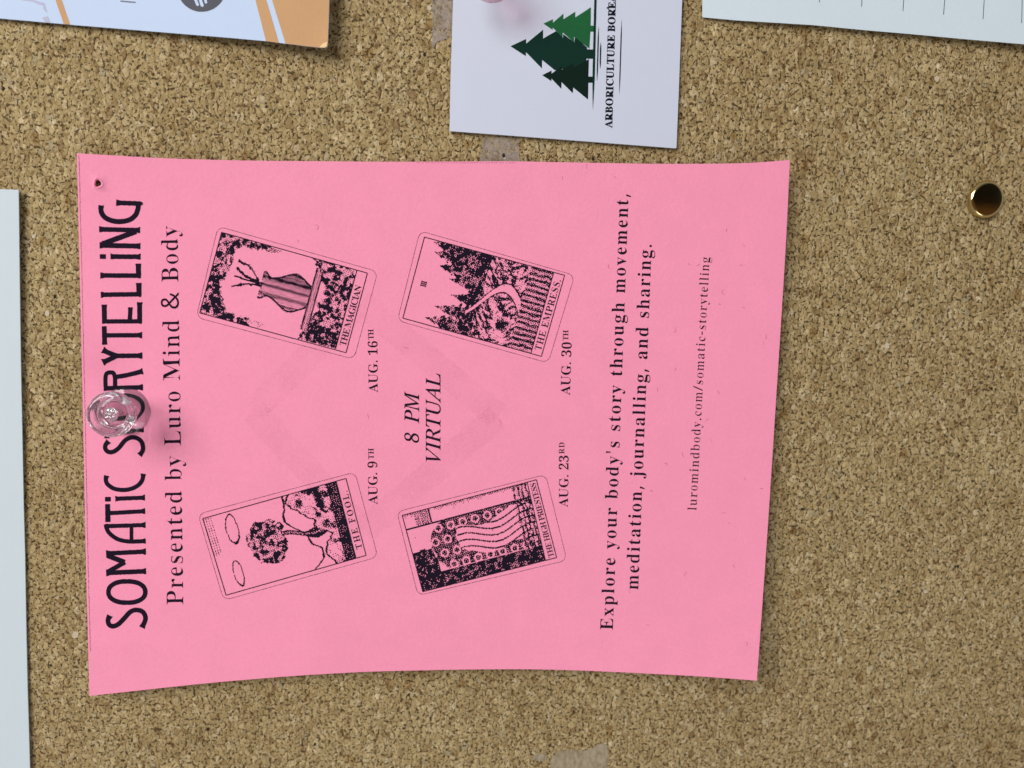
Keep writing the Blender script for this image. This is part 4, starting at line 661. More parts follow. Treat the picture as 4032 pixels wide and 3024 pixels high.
def text_line(txt, start, end, cap, sag=0.0, style='B', light=0, spread=True, unslant=0.0, rnd=None, amp=0.9, tv=0.18):
    """letters on a base line from start to end (photo pixels); sag bends its middle sideways"""
    rnd = rnd or random.Random(5)
    sc = cap / 455.0
    items = []
    x = 0.0
    for ch in txt:
        if ch == ' ':
            x += 190
            items.append(None)
            continue
        key = STYLE[style] + ord(ch)
        if key not in GLYPHS:
            key = STYLE['R'] + ord(ch)
        adv, rings = glyph(key)
        l_ = light if key < 30000 else 0
        items.append((x, [thin(r, l_, tv) for r in rings]))
        x += adv
    n = len(txt) - 1
    ex, ey = end[0] - start[0], end[1] - start[1]
    D = math.hypot(ex, ey)
    ux, uy = ex / D, ey / D
    vx, vy = uy, -ux              # up the letters
    first = [p for r in items[0][1] for p in r]
    x0 = min(p[0] for p in first)
    last = items[-1]
    x1 = last[0] + max(p[0] for r in last[1] for p in r)
    gap = (D / sc - (x1 - x0)) / max(1, n)
    groups = []
    for i, it in enumerate(items):
        if it is None:
            continue
        gx, rings = it
        g = []
        for r in rings:
            rr = []
            for (a, b) in r:
                a -= unslant * b
                s_ = (gx + gap * i + a - x0) * sc
                t = s_ / D
                bend = sag * 4 * t * (1 - t)
                h = b * sc - bend
                rr.append((start[0] + ux * s_ + vx * h, start[1] + uy * s_ + vy * h))
            g.append(jag(rr, 3.2, amp, rnd) if amp else rr)
        groups.append(g)
    return groups


def slab(ring, z, thick, name, mat, parent=None, origin=None, zfun=None, sub_mm=0.0):
    """a sheet of given outline (photo pixels) whose face lies at zfun and which is `thick` mm thick"""
    zf = zfun or flat(z)
    me = from_pixels([[ring]], zf, 0.0)
    bm = bmesh.new()
    bm.from_mesh(me)
    bmesh.ops.remove_doubles(bm, verts=bm.verts[:], dist=1e-7)
    res = bmesh.ops.extrude_face_region(bm, geom=bm.faces[:])
    back = [v for v in res['geom'] if isinstance(v, bmesh.types.BMVert)]
    inward = (B2W @ Vector((0, 0, 1))) * (thick * 0.001)
    bmesh.ops.translate(bm, verts=back, vec=inward)
    bmesh.ops.recalc_face_normals(bm, faces=bm.faces[:])
    bm.to_mesh(me)
    bm.free()
    return link(name, me, mat, parent, origin)


def lathe(profile, base, axis, seg=48, cap=True):
    """profile of (radius mm, height mm) spun about axis (board frame) standing on base (board mm)"""
    az = Vector(axis).normalized()
    ax = az.orthogonal().normalized()
    ay = az.cross(ax)
    bm = bmesh.new()
    rings = []
    for (r, h) in profile:
        if r < 1e-6:
            p = Vector(base) + az * h
            rings.append([bm.verts.new(world(*p))])
        else:
            rg = []
            for i in range(seg):
                a = 2 * math.pi * i / seg
                p = Vector(base) + az * h + (ax * math.cos(a) + ay * math.sin(a)) * r
                rg.append(bm.verts.new(world(*p)))
            rings.append(rg)
    for a, b in zip(rings, rings[1:]):
        for i in range(seg):
            j = (i + 1) % seg
            if len(a) == 1 and len(b) == 1:
                continue
            if len(a) == 1:
                bm.faces.new((a[0], b[i], b[j]))
            elif len(b) == 1:
                bm.faces.new((a[i], a[j], b[0]))
            else:
                bm.faces.new((a[i], a[j], b[j], b[i]))
    bmesh.ops.recalc_face_normals(bm, faces=bm.faces[:])
    me = bpy.data.meshes.new('lathe')
    bm.to_mesh(me)
    bm.free()
    return me


def round_profile(pts, r=0.2, n=4):
    """round off the inner corners of a profile polyline"""
    out = [pts[0]]
    for i in range(1, len(pts) - 1):
        p, a, b = Vector(pts[i]), Vector(pts[i - 1]), Vector(pts[i + 1])
        da, db = (a - p), (b - p)
        k_ = min(r, da.length * 0.45, db.length * 0.45)
        s_, e_ = p + da.normalized() * k_, p + db.normalized() * k_
        for j in range(n + 1):
            t = j / n
            q = s_ * (1 - t) ** 2 + p * 2 * t * (1 - t) + e_ * t * t
            out.append((q.x, q.y))
    out.append(pts[-1])
    return out


# ------------------------------------------------------------------ corkboard
def board():
    xs, ys = (-560.0, 560.0), (-440.0, 440.0)
    bm = bmesh.new()
    v = [bm.verts.new(world(x, y, z)) for z in (0.0, -9.0) for (x, y) in ((xs[0], ys[0]), (xs[1], ys[0]), (xs[1], ys[1]), (xs[0], ys[1]))]
    for q in ((0, 1, 2, 3), (7, 6, 5, 4), (0, 4, 5, 1), (1, 5, 6, 2), (2, 6, 7, 3), (3, 7, 4, 0)):
        bm.faces.new([v[i] for i in q])
    bmesh.ops.recalc_face_normals(bm, faces=bm.faces[:])
    me = bpy.data.meshes.new('corkboard')
    bm.to_mesh(me)
    bm.free()
    o = link('corkboard', me, M['cork'], None, CENTRE)
    # the cork texture is laid out in object coordinates: turn the object so that x runs up the photo
    tag(o, 'tan granulated cork pinboard the papers are pinned to', 'pinboard', kind='structure')
    return o


cork = board()
rw = random.Random(11)
patch = [(2160, 3060), (2172, 2985), (2186, 2972), (2199, 2958), (2222, 2960), (2252, 2951), (2268, 2959), (2300, 2954), (2318, 2951), (2344, 2941),
         (2352, 2931), (2372, 2927), (2386, 2932), (2394, 2936), (2391, 2948), (2398, 2958), (2393, 2976), (2397, 2992), (2388, 3006), (2392, 3060)]
slab(jag(patch, 9, 3.5, rw), 0.10, 0.09, 'worn_patch', M['worn'], cork)
patch2 = [(2102, 2978), (2124, 2967), (2148, 2972), (2156, 2985), (2146, 2996), (2118, 2998), (2096, 2992)]
slab(jag(patch2, 9, 3.0, rw), 0.10, 0.09, 'worn_patch', M['worn'], cork)
for (px, py, r) in ((2335, 626, 6), (1648, 600, 5), (14, 350, 7), (1672, 215, 6), (216, 1168, 7), (3662, 345, 6), (3160, 2005, 6), (3772, 2230, 5),
                    (1610, 2735, 5), (3540, 2330, 5),
                    (3300, 1240, 5), (3905, 1530, 5), (3420, 2790, 6), (3690, 2600, 4), (820, 2870, 6), (1240, 2930, 5), (200, 2620, 5), (1050, 420, 5), (620, 330, 4)):
    ring = [(px + r * math.cos(a) * rw.uniform(.7, 1.25), py + r * 1.2 * math.sin(a) * rw.uniform(.7, 1.25)) for a in [i * math.pi / 7 for i in range(14)]]
    link('pin_hole', from_pixels([[ring]], flat(0), 0.012), M['hole'], cork)  # flat dark disc on the cork: the hole's inner shade is painted
for (px, py, rx, ry) in ((297, 2500, 14, 16), (185, 1232, 10, 12), (3690, 310, 9, 12), (1955, 40, 5, 6), (3493, 1362, 10, 12), (1690, 30, 9, 10), (3330, 3010, 9, 8),
                         (3645, 2330, 8, 7), (132, 930, 9, 8)):
    ring = [(px + rx * math.cos(a) * rw.uniform(.75, 1.2), py + ry * math.sin(a) * rw.uniform(.75, 1.2)) for a in [i * math.pi / 6 for i in range(12)]]
    slab(ring, 0.08, 0.07, 'pale_fleck', M['fleck'], cork)

# ------------------------------------------------------------------ pink flyer
C_TL, C_TR, C_BR, C_BL = (302, 603.5), (3110, 630), (2980, 2680), (352, 2740)
TOP = [(302, 603.5), (415, 610), (551, 618), (642, 623), (777, 627.5), (935, 631.5), (1094, 633.5), (1280, 635), (1560, 637), (1860, 635.5), (2040, 635.5),
       (2200, 638.5), (2510, 644), (2650, 645), (2850, 644), (2975, 640), (3110, 630)]
BOT = [(352, 2740), (559, 2717.5), (692, 2703), (833, 2688.5), (986, 2675), (1150, 2662), (1330, 2651), (1480, 2644), (1640, 2640), (1850, 2636),
       (2095, 2635.5), (2280, 2640), (2400, 2645), (2550, 2652), (2780, 2665), (2980, 2680)]
LEFT = [(302, 603.5), (312, 1000), (319, 1300), (326, 1600), (332, 1900), (338, 2200), (352, 2740)]
RIGHT = [(3110, 630), (3092, 1000), (3054, 1600), (3018, 2150), (2980, 2680)]


def along(pts, t, ax):
    """point of an edge at fraction t of its extent along axis ax"""
    want = pts[0][ax] + (pts[-1][ax] - pts[0][ax]) * t
    for a, b in zip(pts, pts[1:]):
        if (a[ax] <= want <= b[ax]) or b is pts[-1]:
            u = (want - a[ax]) / (b[ax] - a[ax])
            o = 1 - ax
            q = a[o] + (b[o] - a[o]) * u
            return (want, q) if ax == 0 else (q, want)


TOP, BOT, LEFT, RIGHT = (catmull(e_, 6) for e_ in (TOP, BOT, LEFT, RIGHT))


def st_of(px, py):
    s, t = (px - 330) / 2720.0, (py - 620) / 2060.0
    for _ in range(5):
        x = (1 - s) * (1 - t) * C_TL[0] + s * (1 - t) * C_TR[0] + s * t * C_BR[0] + (1 - s) * t * C_BL[0]
        y = (1 - s) * (1 - t) * C_TL[1] + s * (1 - t) * C_TR[1] + s * t * C_BR[1] + (1 - s) * t * C_BL[1]
        s -= (x - px) / 2720.0
        t -= (y - py) / 2060.0
    return s, t


def lift(px, py):
    """height of the flyer's face above the cork, mm: held by the pin, its free edges curl up"""
    s, t = st_of(px, py)
    q = lambda a, m_, b: a * (1 - t) * (1 - 2 * t) + 4 * m_ * t * (1 - t) + b * t * (2 * t - 1)
    z = 0.45
    z += q(1.6, 0.5, 3.4) * max(0, 1 - s / 0.5) ** 2
    z += q(3.4, 2.6, 4.6) * max(0, (s - 0.42) / 0.58) ** 2
    z += 2.7 * max(0, (t - 0.55) / 0.45) ** 2 * max(0, min(1, s * 3))
    z += 0.5 * max(0, (0.2 - t) / 0.2) ** 2
    z += 0.10 * math.sin(5.2 * s + 3.1 * t) * math.sin(4.3 * t + 1.0)
    return z


def coons(s, t):
    a, b = along(TOP, s, 0), along(BOT, s, 0)
    l_, r = along(LEFT, t, 1), along(RIGHT, t, 1)
    x = (1 - t) * a[0] + t * b[0] + (1 - s) * l_[0] + s * r[0] - ((1 - s) * (1 - t) * C_TL[0] + s * (1 - t) * C_TR[0] + s * t * C_BR[0] + (1 - s) * t * C_BL[0])
    y = (1 - t) * a[1] + t * b[1] + (1 - s) * l_[1] + s * r[1] - ((1 - s) * (1 - t) * C_TL[1] + s * (1 - t) * C_TR[1] + s * t * C_BR[1] + (1 - s) * t * C_BL[1])
    return x, y


flyer = root('flyer', W(520, 1640, 0.4))
tag(flyer, 'bright pink printed flyer held by a clear push pin, its corners curling', 'flyer')


def flyer_sheet():
    nu, nv = 112, 84
    bm = bmesh.new()
    hole_c, hole_r = (386, 722), 13.0
    vs = {}
    pix = {}
    for i in range(nu + 1):
        for j in range(nv + 1):
            pix[i, j] = coons(i / nu, j / nv)
    inside = lambda p, k_: abs(p[0] - hole_c[0]) < k_ and abs(p[1] - hole_c[1]) < k_
    drop = set()
    for i in range(nu):
        for j in range(nv):
            c = [pix[i, j], pix[i + 1, j], pix[i + 1, j + 1], pix[i, j + 1]]
            if any(inside(p, 27) for p in c) and all(inside(p, 62) for p in c):
                drop.add((i, j))
    for k_, p in pix.items():
        vs[k_] = bm.verts.new(W(p[0], p[1], lift(*p)))
    for i in range(nu):
        for j in range(nv):
            if (i, j) not in drop:
                bm.faces.new((vs[i, j], vs[i + 1, j], vs[i + 1, j + 1], vs[i, j + 1]))
    # the torn pin hole near the corner: a ring of faces with a raised, uneven lip
    i0, i1 = min(d[0] for d in drop), max(d[0] for d in drop) + 1
    j0, j1 = min(d[1] for d in drop), max(d[1] for d in drop) + 1
    loop = [(i, j0) for i in range(i0, i1)] + [(i1, j) for j in range(j0, j1)] + [(i, j1) for i in range(i1, i0, -1)] + [(i0, j) for j in range(j1, j0, -1)]
    # refine the loop's outline into rings around the hole
    prev = [vs[k_] for k_ in loop]
    ang = [math.atan2(pix[k_][1] - hole_c[1], pix[k_][0] - hole_c[0]) for k_ in loop]
    for (rad, dz) in ((22, 0.05), (17, 0.22), (hole_r, 0.12), (hole_r - 1.5, -0.25)):
        cur = []
        for a in ang:
            side = 1.0 + 0.55 * max(0, math.cos(a + 2.3))
            rr = rad * (1 + 0.12 * math.sin(3 * a + 1))
            p = (hole_c[0] + rr * math.cos(a), hole_c[1] + rr * 1.12 * math.sin(a))
            cur.append(bm.verts.new(W(p[0], p[1], lift(*p) + dz * side)))
        n = len(cur)
        for k_ in range(n):
            bm.faces.new((prev[k_], prev[(k_ + 1) % n], cur[(k_ + 1) % n], cur[k_]))
        prev = cur
    loose = [v for v in bm.verts if not v.link_faces]
    bmesh.ops.delete(bm, geom=loose, context='VERTS')
    out_dir = (B2W @ Vector((0, 0, -1)))
    bmesh.ops.recalc_face_normals(bm, faces=bm.faces[:])
    if sum(f.normal.dot(out_dir) for f in bm.faces) < 0:
        bmesh.ops.reverse_faces(bm, faces=bm.faces[:])
    for f in bm.faces:
        f.smooth = True
    res = bmesh.ops.extrude_face_region(bm, geom=bm.faces[:])
    back = [v for v in res['geom'] if isinstance(v, bmesh.types.BMVert)]
    bmesh.ops.translate(bm, verts=back, vec=-out_dir * 0.00011)
    bmesh.ops.recalc_face_normals(bm, faces=bm.faces[:])
    me = bpy.data.meshes.new('paper_sheet')
    bm.to_mesh(me)
    bm.free()
    o = link('paper_sheet', me, M['pink'], flyer, smooth=True)
    me.set_sharp_from_angle(angle=math.radians(50))
    return o


flyer_sheet()
INK = 0.03
rnd = random.Random(3)


def zm(ox, oy, s):
    return lambda *p: [(ox + x / s, oy + y / s) for (x, y) in p]


# heading, letter by letter, as brush strokes
zA, zB, z5, z2, zC = zm(380, 1900, 2.765), zm(300, 1600, 1.6583), zm(300, 1400, 3.318), zm(380, 750, 3.3175), zm(380, 1200, 3.3175)
head = []


def st(z, sc, pts, w_, fl=(1, 1)):
    head.append([jag(stroke(z(*pts), w_ / sc, fl), 3.4, 1.15, rnd)])


def oval(z, sc, cx, cy, rx, ry, w_):
    ring = lambda k_: [(cx + (rx + k_) * math.copysign(abs(math.cos(a)) ** 0.9, math.cos(a)), cy + (ry + k_) * math.copysign(abs(math.sin(a)) ** 0.9, math.sin(a)))
                       for a in [i * math.pi / 30 for i in range(60)]]
    head.append([jag(z(*ring(w_ / 2)), 3.4, 1.1, rnd), jag(z(*ring(-w_ / 2)), 3.4, 1.1, rnd)])


st(zA, 2.765, [(146, 1448), (124, 1500), (140, 1550), (185, 1564), (240, 1540), (300, 1480), (360, 1415), (420, 1388), (490, 1400), (527, 1445), (530, 1500), (494, 1580)], 52, (1.35, 1.35))
oval(zA, 2.765, 330, 1192, 201, 116, 50)
st(zA, 2.765, [(104, 985), (540, 966)], 52, (1.5, 1.35))
st(zA, 2.765, [(104, 773), (538, 752)], 50, (1.5, 1.5))
st(zA, 2.765, [(118, 975), (312, 868)], 50)
st(zA, 2.765, [(112, 795), (306, 868)], 54)
st(zA, 2.765, [(100, 452), (118, 520), (165, 575), (240, 620), (330, 640), (425, 642), (536, 636)], 46, (1, 1.4))
st(zA, 2.765, [(97, 476), (534, 463)], 46, (1.1, 1.5))
st(zA, 2.765, [(380, 470), (380, 632)], 40)
st(zA, 2.765, [(120, 234), (124, 430)], 58, (1, 1.1))
st(zA, 2.765, [(124, 335), (530, 312)], 46, (1, 1.45))
st(zA, 2.765, [(123, 156), (124, 207)], 64)
st(zA, 2.765, [(204, 177), (527, 164)], 46, (1.4, 1.5))
st(zB, 1.6583, [(199, 452), (193, 482), (208, 512), (250, 538), (310, 546), (365, 536), (408, 512), (432, 478), (438, 440)], 28, (1.3, 1.3))
st(z5, 3.318, [(424, 1118), (385, 1165), (380, 1215), (415, 1256), (480, 1258), (555, 1208), (635, 1112), (715, 1070), (790, 1078), (848, 1120), (872, 1190), (865, 1250), (826, 1302)], 58, (1.35, 1.4))
st(z5, 3.318, [(398, 878), (402, 1082)], 66)
st(z5, 3.318, [(400, 985), (884, 968)], 56, (1, 1.4))
oval(z5, 3.318, 628, 668, 240, 138, 60)
st(zC, 3.3175, [(92, 1092), (608, 1078)], 62, (1.15, 1.5))
st(zC, 3.3175, [(120, 1092), (116, 980), (128, 905), (170, 884), (218, 892), (240, 950), (242, 1085)], 56)
st(zC, 3.3175, [(222, 950), (420, 915), (606, 868)], 60, (1, 1.5))
st(zC, 3.3175, [(240, 667), (600, 665)], 62, (1, 1.5))
st(zC, 3.3175, [(80, 588), (160, 628), (270, 668)], 64, (1.5, 1))
st(zC, 3.3175, [(80, 755), (165, 715), (270, 664)], 64, (1.6, 1))
st(zC, 3.3175, [(100, 280), (106, 522)], 66, (1, 1.15))
st(zC, 3.3175, [(110, 400), (596, 398)], 58, (1, 1.55))
st(zC, 3.3175, [(72, 218), (594, 215)], 58, (1.1, 1.3))
st(zC, 3.3175, [(100, -4), (104, 240)], 68, (1.15, 1))
st(zC, 3.3175, [(562, -34), (562, 235)], 64, (1.2, 1))
st(zC, 3.3175, [(442, 32), (440, 100), (432, 210)], 58, (1.15, 1))
st(z2, 3.3175, [(55, 1362), (586, 1355)], 62, (1.4, 1.25))
st(z2, 3.3175, [(552, 1206), (555, 1360)], 68, (1.15, 1))
st(z2, 3.3175, [(48, 1110), (580, 1112)], 62, (1.4, 1.25))
st(z2, 3.3175, [(546, 955), (548, 1110)], 68, (1.15, 1))
st(z2, 3.3175, [(82, 832), (82, 894)], 80)
st(z2, 3.3175, [(182, 863), (576, 866)], 62, (1.3, 1.35))
st(z2, 3.3175, [(34, 507), (570, 520)], 62, (1.35, 1.35))
st(z2, 3.3175, [(40, 716), (574, 728)], 66, (1.3, 1.3))
st(z2, 3.3175, [(70, 700), (520, 535)], 70)
st(z2, 3.3175, [(61, 194), (58, 262), (88, 330), (150, 376), (240, 402), (340, 404), (440, 378), (512, 315), (540, 240), (548, 178)], 66, (1.15, 1))
st(z2, 3.3175, [(256, 160), (605, 172)], 62, (1.5, 0.5))
link('heading_lettering', from_pixels(head, lift, INK), M['ink'], flyer)


def lettering(name, lines, mat=None, parent=None, zf=None, dz=INK):
    g = [p for l_ in lines for p in l_]
    return link(name, from_pixels(g, zf or lift, dz), mat or M['ink'], parent or flyer)


TL = lambda *a, **k_: text_line(*a, rnd=rnd, **k_)
lettering('subtitle_lettering', [TL('Presented by Luro Mind & Body', (722, 2381), (699, 889), 66, light=15)])
lettering('description_lettering', [TL('Explore your body\'s story through movement,', (2413, 2481), (2475, 765), 50, light=6, amp=0.8)])
lettering('description_lettering', [TL('meditation, journalling, and sharing.', (2513, 2322), (2566, 964), 50, light=6, amp=0.8)])
lettering('web_address', [TL('luromindbody.com/somatic-storytelling', (2742, 2010), (2794, 1013), 35, light=17, amp=0.7)])
for (a, b, sa, sb, cap) in (('AUG. 16', 'TH', ((1487, 1545), (1486, 1343)), ((1471, 1337), (1470, 1296)), 36),
                            ('AUG. 9', 'TH', ((1486, 1986), (1485, 1817)), ((1471, 1808), (1471, 1765)), 36),
                            ('AUG. 30', 'TH', ((2244, 1556), (2251, 1348)), ((2237, 1341), (2238, 1300)), 37),
                            ('AUG. 23', 'RD', ((2236, 1997), (2239, 1794)), ((2222, 1787), (2222, 1742)), 36)):
    g = []
    lines = TL(a, sa[0], sa[1], cap, light=5, amp=0.5)
    lettering('date_lettering', [lines, TL(b, sb[0], sb[1], 21, light=6, amp=0.3)])
eight = TL('8', (1650, 1746), (1649, 1706), 54, light=11, unslant=-0.2)
lettering('time_lettering', [eight, TL('PM', (1650, 1668), (1650, 1540), 56, style='I', light=-6)])
lettering('place_lettering', [TL('VIRTUAL', (1734, 1818), (1734, 1470), 56, style='I', light=-6)])

zg = zm(900, 1200, 2.011)
dia = [(1000, 1620), (1420, 1190), (1960, 1640), (1430, 2090)]
for i in range(4):
    (ax, ay), (bx, by) = dia[i], dia[(i + 1) % 4]
    L_ = math.hypot(bx - ax, by - ay)
    nx, ny = -(by - ay) / L_ * 52, (bx - ax) / L_ * 52
    gs = [(ax - nx, ay - ny), (bx - nx, by - ny), (bx + nx, by + ny), (ax + nx, ay + ny)]
    link('faint_watermark', from_pixels([[jag(gs, 14, 5, rnd)]], lift, INK * (0.3 + 0.1 * i)), M['ghost'], flyer)

# thin copier line down the left edge, a short one along the top, and stray fibres in the paper
edge = []
y = 612
while y < 2560:
    t = (y - 603.5) / (2740 - 603.5)
    l_ = along(LEFT, t, 1)
    h = rnd.uniform(3, 9)
    wv = rnd.uniform(1.8, 3.0)
    x = l_[0] + 8.5 + rnd.uniform(-.7, .7)
    edge.append([[(x - wv / 2, y), (x + wv / 2, y), (x + wv / 2, y + h), (x - wv / 2, y + h)]])
    y += h + rnd.uniform(1, 4)
link('copier_line', from_pixels(edge, lift, INK * 0.7), M['edge_ink'], flyer)
edge = []
x = 1640
while x < 2030:
    edge.append([[(x, 639.8), (x + 5, 639.8), (x + 5, 642), (x, 642)]])
    x += rnd.uniform(8, 14)
link('copier_line', from_pixels(edge, lift, INK * 0.7), M['edge_ink'], flyer)
spots = [(2862, 907), (2930, 968), (3015, 1325), (3005, 1352), (2918, 1047), (2835, 1195), (2928, 1210), (2852, 1150), (2750, 1045), (2660, 1455), (2590, 1535), (2830, 1545),
         (2870, 2060), (2850, 2017), (2998, 1925), (2935, 1885), (2690, 1790), (2620, 1830), (2565, 1935), (2890, 2230), (2937, 2535), (2550, 2460), (2800, 1735), (2712, 1040),
         (2420, 700), (2400, 1050), (1448, 1640), (1172, 950), (1245, 895), (1600, 1370), (1965, 1665), (2215, 700), (2310, 655), (2655, 1300), (2785, 1655), (2480, 2330), (2700, 2260)]
for (px, py) in spots:
    a = rnd.uniform(0, 6.3)
    L_ = rnd.uniform(9, 24)
    k_ = rnd.uniform(-0.5, 0.5)
    pts = [(px + L_ * (t - .5) * math.cos(a) - k_ * L_ * 4 * t * (1 - t) * math.sin(a), py + L_ * (t - .5) * math.sin(a) + k_ * L_ * 4 * t * (1 - t) * math.cos(a)) for t in (0, .33, .66, 1)]
    link('paper_fibre', from_pixels([[stroke(pts, rnd.uniform(1.3, 2.1), sub=4)]], lift, INK * 0.6), M['fibre'], flyer)


# ------------------------------------------------------------------ the four printed pictures on the flyer
_rr = random.Random(77)
_rt = [_rr.random() for _ in range(4096)]


def vnoise(x, y, seed=0):
    def h(i, j):
        return _rt[(i * 73 + j * 179 + seed * 911 + (i * j) * 7) & 4095]
    i, j = math.floor(x), math.floor(y)
    fx, fy = x - i, y - j
    fx, fy = fx * fx * (3 - 2 * fx), fy * fy * (3 - 2 * fy)
    return (h(i, j) * (1 - fx) + h(i + 1, j) * fx) * (1 - fy) + (h(i, j + 1) * (1 - fx) + h(i + 1, j + 1) * fx) * fy


def fbm(x, y, seed=0):
    return 0.55 * vnoise(x, y, seed) + 0.3 * vnoise(2.1 * x, 2.1 * y, seed + 1) + 0.15 * vnoise(4.3 * x, 4.3 * y, seed + 2)


def sstep(v, a, b):
    t = max(0.0, min(1.0, (v - a) / (b - a)))
    return t * t * (3 - 2 * t)


# u runs across the picture 0..1, v down it 0..1.7; the value is how dark the print is
def art_leaves(u, v):
    n = fbm(u * 24, v * 24, 1)
    top = sstep(0.17 + 0.20 * abs(2 * u - 1) ** 3 + 0.10 * (fbm(u * 7, v * 4, 5) - .5) * 2 - v, -0.02, 0.03)
    side = sstep(0.75 - 0.9 * v, 0, .3) * sstep(0.10 - min(u, 1 - u) + .06 * (n - .5), 0, .05)
    bot = sstep(v - 1.32 + 0.22 * abs(2 * u - 1) ** 2 + 0.22 * (fbm(u * 6, v * 6, 9) - .5), -0.01, 0.05)
    d = max(top, bot, side) * (0.30 + 0.85 * sstep(n, .35, .65))
    # a plain fluted vase on a low bench
    cx = abs(u - 0.52)
    prof = 0.10 + 0.13 * math.exp(-((v - 0.98) / 0.17) ** 2) + 0.06 * math.exp(-((v - 0.62) / 0.05) ** 2)
    if 0.60 < v < 1.18 and cx < prof:
        d = max(d, 0.36 + 0.3 * (math.sin(u * 62) > .2) + 0.25 * sstep(u - .52, 0, .12))
    if abs(cx - prof) < 0.012 and 0.60 < v < 1.18:
        d = 1
    if 1.18 <= v < 1.27 and 0.12 < u < 0.9:
        d = max(d, 0.9 if v < 1.195 or v > 1.255 else 0.45)
    # bare twigs standing in it
    for (k_, b_) in ((-0.32, .05), (0.05, .0), (0.34, -.06), (0.62, .12)):
        if 0.28 < v < 0.62:
            xx = 0.52 + k_ * (0.62 - v) + b_ * math.sin((v - .3) * 12) * .4
            if abs(u - xx) < 0.010 + .012 * (fbm(u * 30, v * 30, 3) > .55):
                d = 1
    return d


def art_hills(u, v):
    n = fbm(u * 24, v * 24, 21)
    d = 0.0
    ridge = 1.08 + 0.16 * math.sin(u * 5.2 + .6) + 0.09 * (fbm(u * 6, 1, 22) - .5) * 2
    if abs(v - ridge) < 0.012:
        d = 1
    cliff = 1.36 - 0.33 * sstep(u, .35, 1.0) + 0.10 * (fbm(u * 8, 3, 23) - .5) * 2
    if v > cliff:
        d = max(d, 0.18 + 0.9 * sstep(fbm(u * 13 + v * 5, v * 13, 24), .38, .62) * sstep(v - cliff, 0, .16))
        if v > 1.52:
            d = max(d, .72 + .3 * n)
    if abs(v - cliff) < 0.012:
        d = 1
    # a round, leafy tree
    r = math.hypot((u - 0.50) / 0.30, (v - 0.66) / 0.27) + 0.5 * (fbm(u * 9, v * 9, 25) - .5)
    if r < 0.88:
        d = max(d, 0.36 + 0.8 * sstep(n, .36, .6))
    if 0.84 < v < cliff and abs(u - 0.50 - 0.05 * math.sin(v * 9)) < 0.028 + 0.05 * sstep(v, 1.1, 1.3):
        d = 1 if abs(u - .5 - .05 * math.sin(v * 9)) > .012 else .6
    # drifting clouds in outline
    for (cx, cy, q) in ((0.22, 0.22, .10), (0.78, 0.30, .12)):
        rr = math.hypot((u - cx) / (q * 1.7), (v - cy) / (q * .62)) + .35 * (fbm(u * 12, v * 12, 26) - .5)
        if abs(rr - 0.9) < 0.075:
            d = 1
    if v < 0.10 and 0.5 < u:
        d = max(d, .55 * (math.sin(v * 220) > .2))
    return d


def art_forest(u, v):
    n = fbm(u * 26, v * 26, 41)
    d = 0.0
    for (cx, tip, w_) in ((0.08, .26, .30), (0.24, .34, .30), (0.72, .26, .34), (0.86, .16, .36), (0.97, .12, .36), (0.60, .42, .26), (.42, .5, .3)):
        if v > tip:
            half = (v - tip) * w_ * (0.72 + 0.5 * ((v * 11 + cx * 7) % 1.0)) * (1 + .5 * (n - .5))
            if abs(u - cx) < half and v < 0.86:
                d = max(d, .50 + .7 * sstep(n, .34, .6))
    if v > 0.70 + .12 * (fbm(u * 5, 2, 42) - .5):
        bed = fbm(u * 26 + 3 * math.sin(v * 7), v * 20, 43)
        d = max(d, 0.20 + 0.72 * sstep(bed, .40, .58))
        # a bright winding path
        xx = 0.45 + 0.22 * math.sin(v * 6.2 + .8)
        wd = 0.035 + 0.07 * (v - .7)
        if abs(u - xx) < wd:
            d = .08 + (.9 if abs(abs(u - xx) - wd) < .016 else 0)
    if v > 1.36:
        d = max(d * .4, .40 + .45 * (math.sin(u * 95 + 5 * fbm(u * 9, v * 9, 44)) > 0))
    return d


def art_arch(u, v):
    n = fbm(u * 26, v * 26, 61)
    d = 0.0
    # wall, with a rounded opening onto a patterned curtain
    half = 0.30
    if abs(u - 0.5) < half and v > 0.26 + 0.22 * (1 - math.sqrt(max(0, 1 - ((u - .5) / half) ** 2))):
        gu, gv = (u * 6.2) % 1.0 - .5, (v * 6.2 + .5 * (int(u * 6.2) % 2)) % 1.0 - .5
        r = math.hypot(gu, gv)
        d = 0.62 + 0.55 * (n - .3)
        if r < .34:
            d = .05
        if r < .2:
            d = .8
        # pale folds hanging in the middle
        f_ = abs(u - .5 + .05 * math.sin(v * 8))
        if v > .62 and f_ < .15 + .09 * (v - .6):
            d = .06 + .9 * (math.sin((u + .06 * math.sin(v * 7)) * 75) > .78)
    elif u <= 0.5:
        d = .62 + .55 * sstep(n, .3, .6) if u < .19 or v < .30 else .04
    else:
        d = .05 + .55 * sstep(u, .93, 1.0) * (n > .35)
        if abs(u - .81) < .010 or abs(v - .34) < .012 and u > .8:
            d = 1
        if .14 < v < .32 and u > .82:
            d = max(d, .5)
    if v > 1.42:
        d = max(d, .25 + .6 * (math.sin(v * 120 + 6 * n) > .1))
    return d


